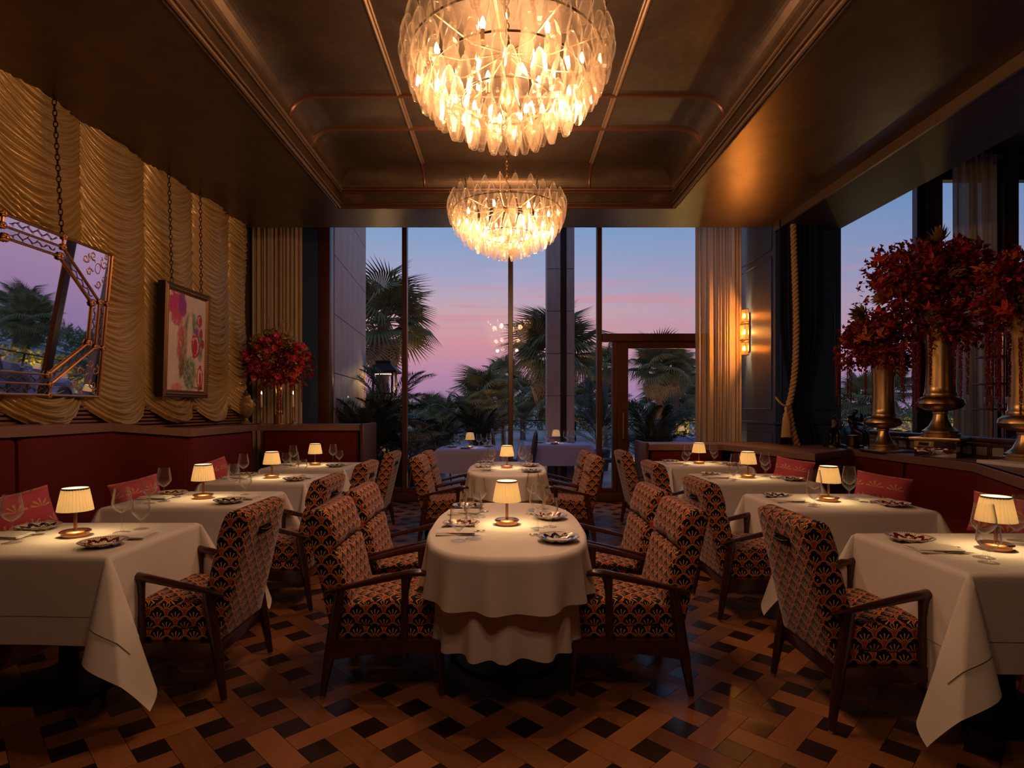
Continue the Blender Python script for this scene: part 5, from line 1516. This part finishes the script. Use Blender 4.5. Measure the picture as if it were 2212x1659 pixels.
# terrace furniture
def cane_chair():
    t = thing('cane_chair', 'x', 'chair')
    ov = [(-.22-.06*(z_+.3)*0, .235*math.cos(a), .72+.29*math.sin(a)) for a, z_ in ((2*PI*k/36, 0) for k in range(36))]
    ov = [(-.24-.10*(p[2]-.45), p[1], p[2]) for p in ov]
    MB().tube(ov, .022, 8, closed=True).build('back_frame', 'wicker', t, smooth=180)
    b = MB()
    for k in range(-7, 8):
        y = k*.031; h = .29*math.sqrt(max(0, 1-(y/.235)**2))
        if h > .03: b.tube([(-.24-.10*(.72-h-.45), y, .72-h), (-.24-.10*(.72+h-.45), y, .72+h)], .0065, 4)
    for k in range(-9, 10):
        z = .72+k*.031; h = .235*math.sqrt(max(0, 1-((z-.72)/.29)**2))
        if h > .03: b.tube([(-.24-.10*(z-.45), -h, z), (-.24-.10*(z-.45), h, z)], .0065, 4)
    tag(b.build('cane_weave', 'wicker', t), kind='stuff')
    MB().lathe([(0,.40),(.24,.40),(.25,.43),(.24,.455),(0,.46)], 28).build('seat', 'cushion_pad', t, smooth=50)
    for sx in (-1, 1):
        for s in (-1, 1):
            MB().tube([(sx*.17, s*.17, .41), (sx*.22, s*.20, 0)], [.017, .013], 8).build('leg', 'wicker', t, smooth=60)
    return t
CC = cane_chair(); _cu = []
def cchair(x, y, rot, label):
    o = CC if not _cu else copy_tree(CC); _cu.append(1); o.location = (x, y, 0); o.rotation_euler = (0, 0, rot); tag(o, label, None, 'cane chairs on the terrace')
def terrace_table(x, y, label, seed, w_=.5):
    t = thing('terrace_table', 'terrace table under a white cloth '+label, 'table', (x, y, 0), 0, 'terrace tables')
    MB().box((0,0,.725), (2*w_,.9,.04), .006).build('tabletop', 'frame_wood', t, smooth=40)
    MB().lathe([(.25,0),(.25,.02),(.04,.04),(.04,.72)], 20).build('pedestal', 'black_metal', t, smooth=40)
    c = cloth_grid(w_+.01, .46, .36, .38, .75, .01, .03, seed).build('terrace_cloth', 'linen_dusk_tint', smooth=60, loc=(x, y, 0)); tag(c, 'white cloth coloured with dusk light on the terrace table '+label, 'tablecloth', 'terrace cloths')
    lamp(x, y, .75, 'small lamp on the terrace table '+label, 'lamps on the terrace', 1.6)
    for k, (dx, dy, ps) in enumerate(((-.22,-.12,'left'), (.24,.10,'back right'), (.16,-.22,'front'), (-.15,.20,'back left'), (.32,-.05,'far right'))):
        put(WG if k % 2 == 0 else GG, x+dx, y+dy, .75, k, ('wine' if k % 2 == 0 else 'water')+' glass at the %s of the terrace table ' % ps+label, 'glass', 'glasses on the terrace tables')
    for k, (dx, dy, ps) in enumerate(((-.30,.05,'left side'), (.30,.2,'back right'), (-.05,-.3,'front edge'))):
        put(PL['navy'], x+dx, y+dy, .75, k, 'plate at the %s of the terrace table ' % ps+label, 'plate', 'plates on the terrace tables')
terrace_table(-.62, 9.72, 'close to the window glass', 61)
terrace_table(.93, 10.95, 'in front of the stone pillar', 62, .58)
terrace_table(4.1, 13.6, 'seen through the glass door', 63, .4)
cchair(-1.42, 9.55, R(12), 'cane-back chair closest to the window glass on the terrace')
cchair(-1.28, 10.35, R(-40), 'cane-back chair behind the one closest to the glass')
cchair(.20, 9.85, R(170), 'cane-back chair with its back to the middle mullion')
cchair(.02, 10.75, R(5), 'cane-back chair beside the terrace table before the pillar')
cchair(1.98, 10.95, R(180), 'cane-back chair right of the stone pillar on the terrace')
cchair(4.75, 13.3, R(200), 'cane-back chair seen through the glass door')
# patio lantern
ln = thing('patio_lantern', 'black pagoda-roofed lantern post on the terrace', 'lantern', (-2.62, 12.4, 0))
MB().lathe([(.44,2.16),(.44,2.20),(.22,2.36),(.22,2.42),(0,2.44)], 4, mx=rz(PI/4)).build('roof', 'black_metal', ln)
for sx in (-1, 1):
    for s in (-1, 1): MB().box((sx*.20, s*.20, 1.1), (.045,.045,2.2), .004).build('post', 'black_metal', ln, smooth=40)
for z in (1.72, .1): MB().box((0,0,z), (.44,.44,.05), .005).build('deck', 'black_metal', ln, smooth=40)
MB().box((.02,-.24,2.13), (.34,.02,.012)).build('light_strip', 'lantern_light', ln)
plight('lantern_lamp', (-2.62, 12.3, 2.0), 14, (1,.6,.25), .1)

# ------------------------------------------------------------------ plants
def areca_frond(seed, L=1.25):
    r = random.Random(seed); b = MB(); pts = []
    for k in range(15):
        u = k/14; pts.append(Vector((L*(u-.10*u*u), 0, -.42*L*u*u*u)))
    b.tube(pts, [.010*(1-.85*k/14) for k in range(15)], 5)
    for k in range(3, 46):
        u = k/46; p = Vector((L*(u-.10*u*u), 0, -.42*L*u*u*u)); l = L*.34*math.sin(PI*(.18+.8*u))**.7+.04
        for s in (-1, 1):
            d = Vector((.75, s*.72, .10-.25*r.random())).normalized(); e = p+d*l+Vector((0,0,-.18*l)); m_ = p+d*l*.5+Vector((0,0,.02)); q = Vector((d.y, -d.x, 0))*.011*s
            b.add([p, m_+q, e, m_-q], [(0,1,2,3)])
    return b.mesh('frond', 'areca_leaf')
AF = [areca_frond(i) for i in range(3)]
POT = MB().lathe([(0,0),(.20,0),(.27,.45),(.26,.46),(.24,.42),(0,.40)], 24).mesh('pot', 'planter', smooth=50)
def areca(x, y, h, n, seed, label, s=1.0, pot=True):
    r = random.Random(seed); t = thing('areca_palm', label, 'plant', (x, y, 0), 0, 'potted areca palms on the terrace')
    if pot: link('pot', POT, t)
    for k in range(n):
        a = 2*PI*k/n+r.random(); up = R(r.uniform(18, 82)); z0 = .45+r.random()*max(0, h-.9)
        o = link('frond', r.choice(AF), t, (.08*math.cos(a), .08*math.sin(a), z0)); o.rotation_euler = Euler((0, -up, a), 'XYZ'); sc = s*r.uniform(.75, 1.1); o.scale = (sc,)*3
    for k in range(5):
        a = k*1.3; MB().tube([(.05*math.cos(a), .05*math.sin(a), .4), (.14*math.cos(a), .14*math.sin(a), max(.6, h-.2))], .014, 6).build('cane_stem', 'areca_leaf', t, smooth=60)
areca(-1.55, 12.6, 1.0, 18, 1, 'areca palm behind the terrace chairs closest to the glass', .85)
areca(-.62, 12.9, 1.2, 20, 2, 'areca palm behind the lamp of the nearer terrace table', .9)
areca(-2.35, 9.75, 1.3, 24, 3, 'big dark areca palm by the stone wall and banquette end', .9)
areca(-1.85, 10.6, 1.1, 18, 4, 'areca palm beside the patio lantern', .8)
areca(-2.3, 11.3, 1.9, 16, 5, 'tall areca palm in front of the patio lantern', 1.0)
areca(2.45, 9.7, 1.3, 20, 6, 'areca palm just outside the glass door', .85)
areca(2.1, 13.2, 1.7, 18, 7, 'areca palm right of the stone pillar beyond the tables')
areca(5.75, 9.7, 1.2, 18, 8, 'areca palm outside the bar window behind the bronze figures', .8)
def fan_frond(seed, droop, m):
    r = random.Random(seed); b = MB()
    b.tube([(0,0,0), (.35,0,.03), (.72,0,0)], [.022,.016,.010], 5)
    n = 34
    for k in range(n):
        a = R(-125+250*k/(n-1)); l = (.88-.22*abs(math.sin(a/2))**2)*r.uniform(.92,1.06)
        d = Vector((math.cos(a), math.sin(a), 0)); q = Vector((-d.y, d.x, 0))
        p = Vector((.70,0,0)); z1 = .05*math.cos(a*1)-.02; w_ = .026
        m1 = p+d*l*.55+Vector((0,0,z1)); e = p+d*l+Vector((0,0,-droop*l*l+z1))
        b.add([p, m1+q*w_+Vector((0,0,-.015)), m1+Vector((0,0,.012)), m1-q*w_+Vector((0,0,-.015)), e], [(0,1,2),(0,2,3),(1,4,2),(2,4,3)])
    return b.mesh('frond', m)
FFm = [fan_frond(1,.25,'palm_leaf'), fan_frond(2,.4,'palm_leaf'), fan_frond(3,.55,'palm_leaf')]
FFd = [fan_frond(4,.7,'palm_dry'), fan_frond(5,.5,'palm_dry')]
def fan_palm(x, y, zc, s, n, seed, label, zg=-.4, skirt=8, joined=False):
    r = random.Random(seed); t = thing('fan_palm', label, 'palm tree', (x, y, zg), 0, 'fan palms beyond the terrace')
    H = zc-zg
    pr = [(.17*s,0)]+[((.13+.02*(k % 2))*s, H*k/16) for k in range(1, 16)]+[(.14*s,H),(0,H+.05)]
    MB().lathe(pr, 10).build('trunk', 'trunk', t, smooth=30)
    jm = MB(); src = {}
    for k in range(n+skirt):
        a = k*2.39996+r.uniform(-.2,.2)
        if k < n: u = k/n; up = R(lerp(80, -32, u**.9)); me = r.choice(FFm)
        else: up = R(r.uniform(-80, -45)); me = r.choice(FFd)
        sc = s*r.uniform(.85, 1.1)*(1 if k < n else .8)
        mx = T(0,0,H-(0 if k < n else .1*s)) @ Euler((r.uniform(-.4,.4), -up, a), 'XYZ').to_matrix().to_4x4() @ Matrix.Scale(sc, 4)
        if joined: jm.add([v.co for v in me.vertices], [tuple(p.vertices) for p in me.polygons], mx=mx)
        else:
            o = link('frond', me, t); o.matrix_local = mx
    if joined: jm.build('crown', 'palm_leaf', t)
fan_palm(-3.42, 16.0, 3.75, 1.15, 26, 11, 'tall dark fan palm beside the stone wall')
fan_palm(1.30, 14.9+.8, 2.9, 1.0, 30, 12, 'big fan palm behind the stone pillar', -.4, 12)
fan_palm(-.75, 20, 1.75, .9, 26, 13, 'low bushy fan palm left of the middle mullion', -.4, 6)
fan_palm(-.15, 24, 2.75, .7, 22, 14, 'fan palm with slim crown just left of the middle mullion', -.4, 6)
fan_palm(5.8, 22, 3.0, .95, 30, 15, 'fan palm with red fruit seen through the glass door', -.4, 14)
fan_palm(7.6, 26, 3.0, .9, 24, 16, 'fan palm at the curtain edge seen through the door', -.4, 6)
fan_palm(4.6, 27, 3.4, .8, 22, 17, 'fan palm between the mullion and the door stile', -.4, 6)
lo = sorted([(-7.5,36,.9),(-5.2,40,1.1),(-3.6,34,.8),(-1.8,34,1.3),(.9,33,2.0),(2.2,30,1.9),(3.4,34,2.2),(5.2,33,2.1),(8.4,31,1.9),(10.4,34,2.1),(-9.5,40,1.2),(12.5,36,2.0),(15.5,38,2.2)], key=lambda q: q[0]/q[1])
NTH = ('first', 'second', 'third', 'fourth', 'fifth', 'sixth', 'seventh', 'eighth', 'ninth', 'tenth', 'eleventh', 'twelfth', 'thirteenth')
for k, (x, y, zc) in enumerate(lo):
    fan_palm(x, y, zc, 1.1, 22, 100+k, '%s distant palm from the left in the green belt beyond the terrace' % NTH[k], -.4, 6, True)
# lit hedge on the garden side, seen in the mirror
hg = thing('lit_hedge', 'hedge with yellow garden lights beyond the balustrade', 'hedge', (9, 17.5, -.4))
mb = MB()
for _ in range(5000):
    p = Vector((random.uniform(-5,5), random.uniform(-.7,.7), random.random()*1.5)); leaf_into(mb, p, rand_dir(), .16, .09)
tag(mb.build('foliage', 'hedge_lit', hg), kind='stuff')
for k in range(5): plight('garden_light', (5+2*k, 16.6, .4), 60, (1,.62,.12), .1)
for (x_, y_) in ((-2.9,15.4),(.6,15.2),(-1.2,18),(3.4,16),(5.4,20.5)): plight('garden_light', (x_, y_, .1), 40, (1,.60,.25), .15)
tl = MB()
for _ in range(9000):
    x = random.uniform(-30, 55); p = Vector((x, 48+random.uniform(-1.5,1.5), -.4+random.random()**.7*(1.7+.35*math.sin(x*1.3)+.3*math.sin(x*3.1)))); leaf_into(tl, p, rand_dir()+Vector((0,0,.6)), .75, .16)
tag(tl.build('shrub_belt', 'palm_leaf'), 'dense low belt of green shrubs behind the palms', 'shrubs', kind='stuff')
for k, (x, y, zc) in enumerate(((11,30,1.9),(15,33,2.3),(19,31,1.8),(23,35,2.4),(14,38,2.0))):
    fan_palm(x, y, zc, 1.2, 24, 200+k, '%s palm from the left over the lit hedge, as seen in the mirror' % NTH[k], -.4, 6, True)
gw = MB().box((7.5, 15.6, .15), (5, .3, 1.2)).build('parapet', 'stone'); tag(gw, 'low stone parapet beyond the bar window', 'parapet')
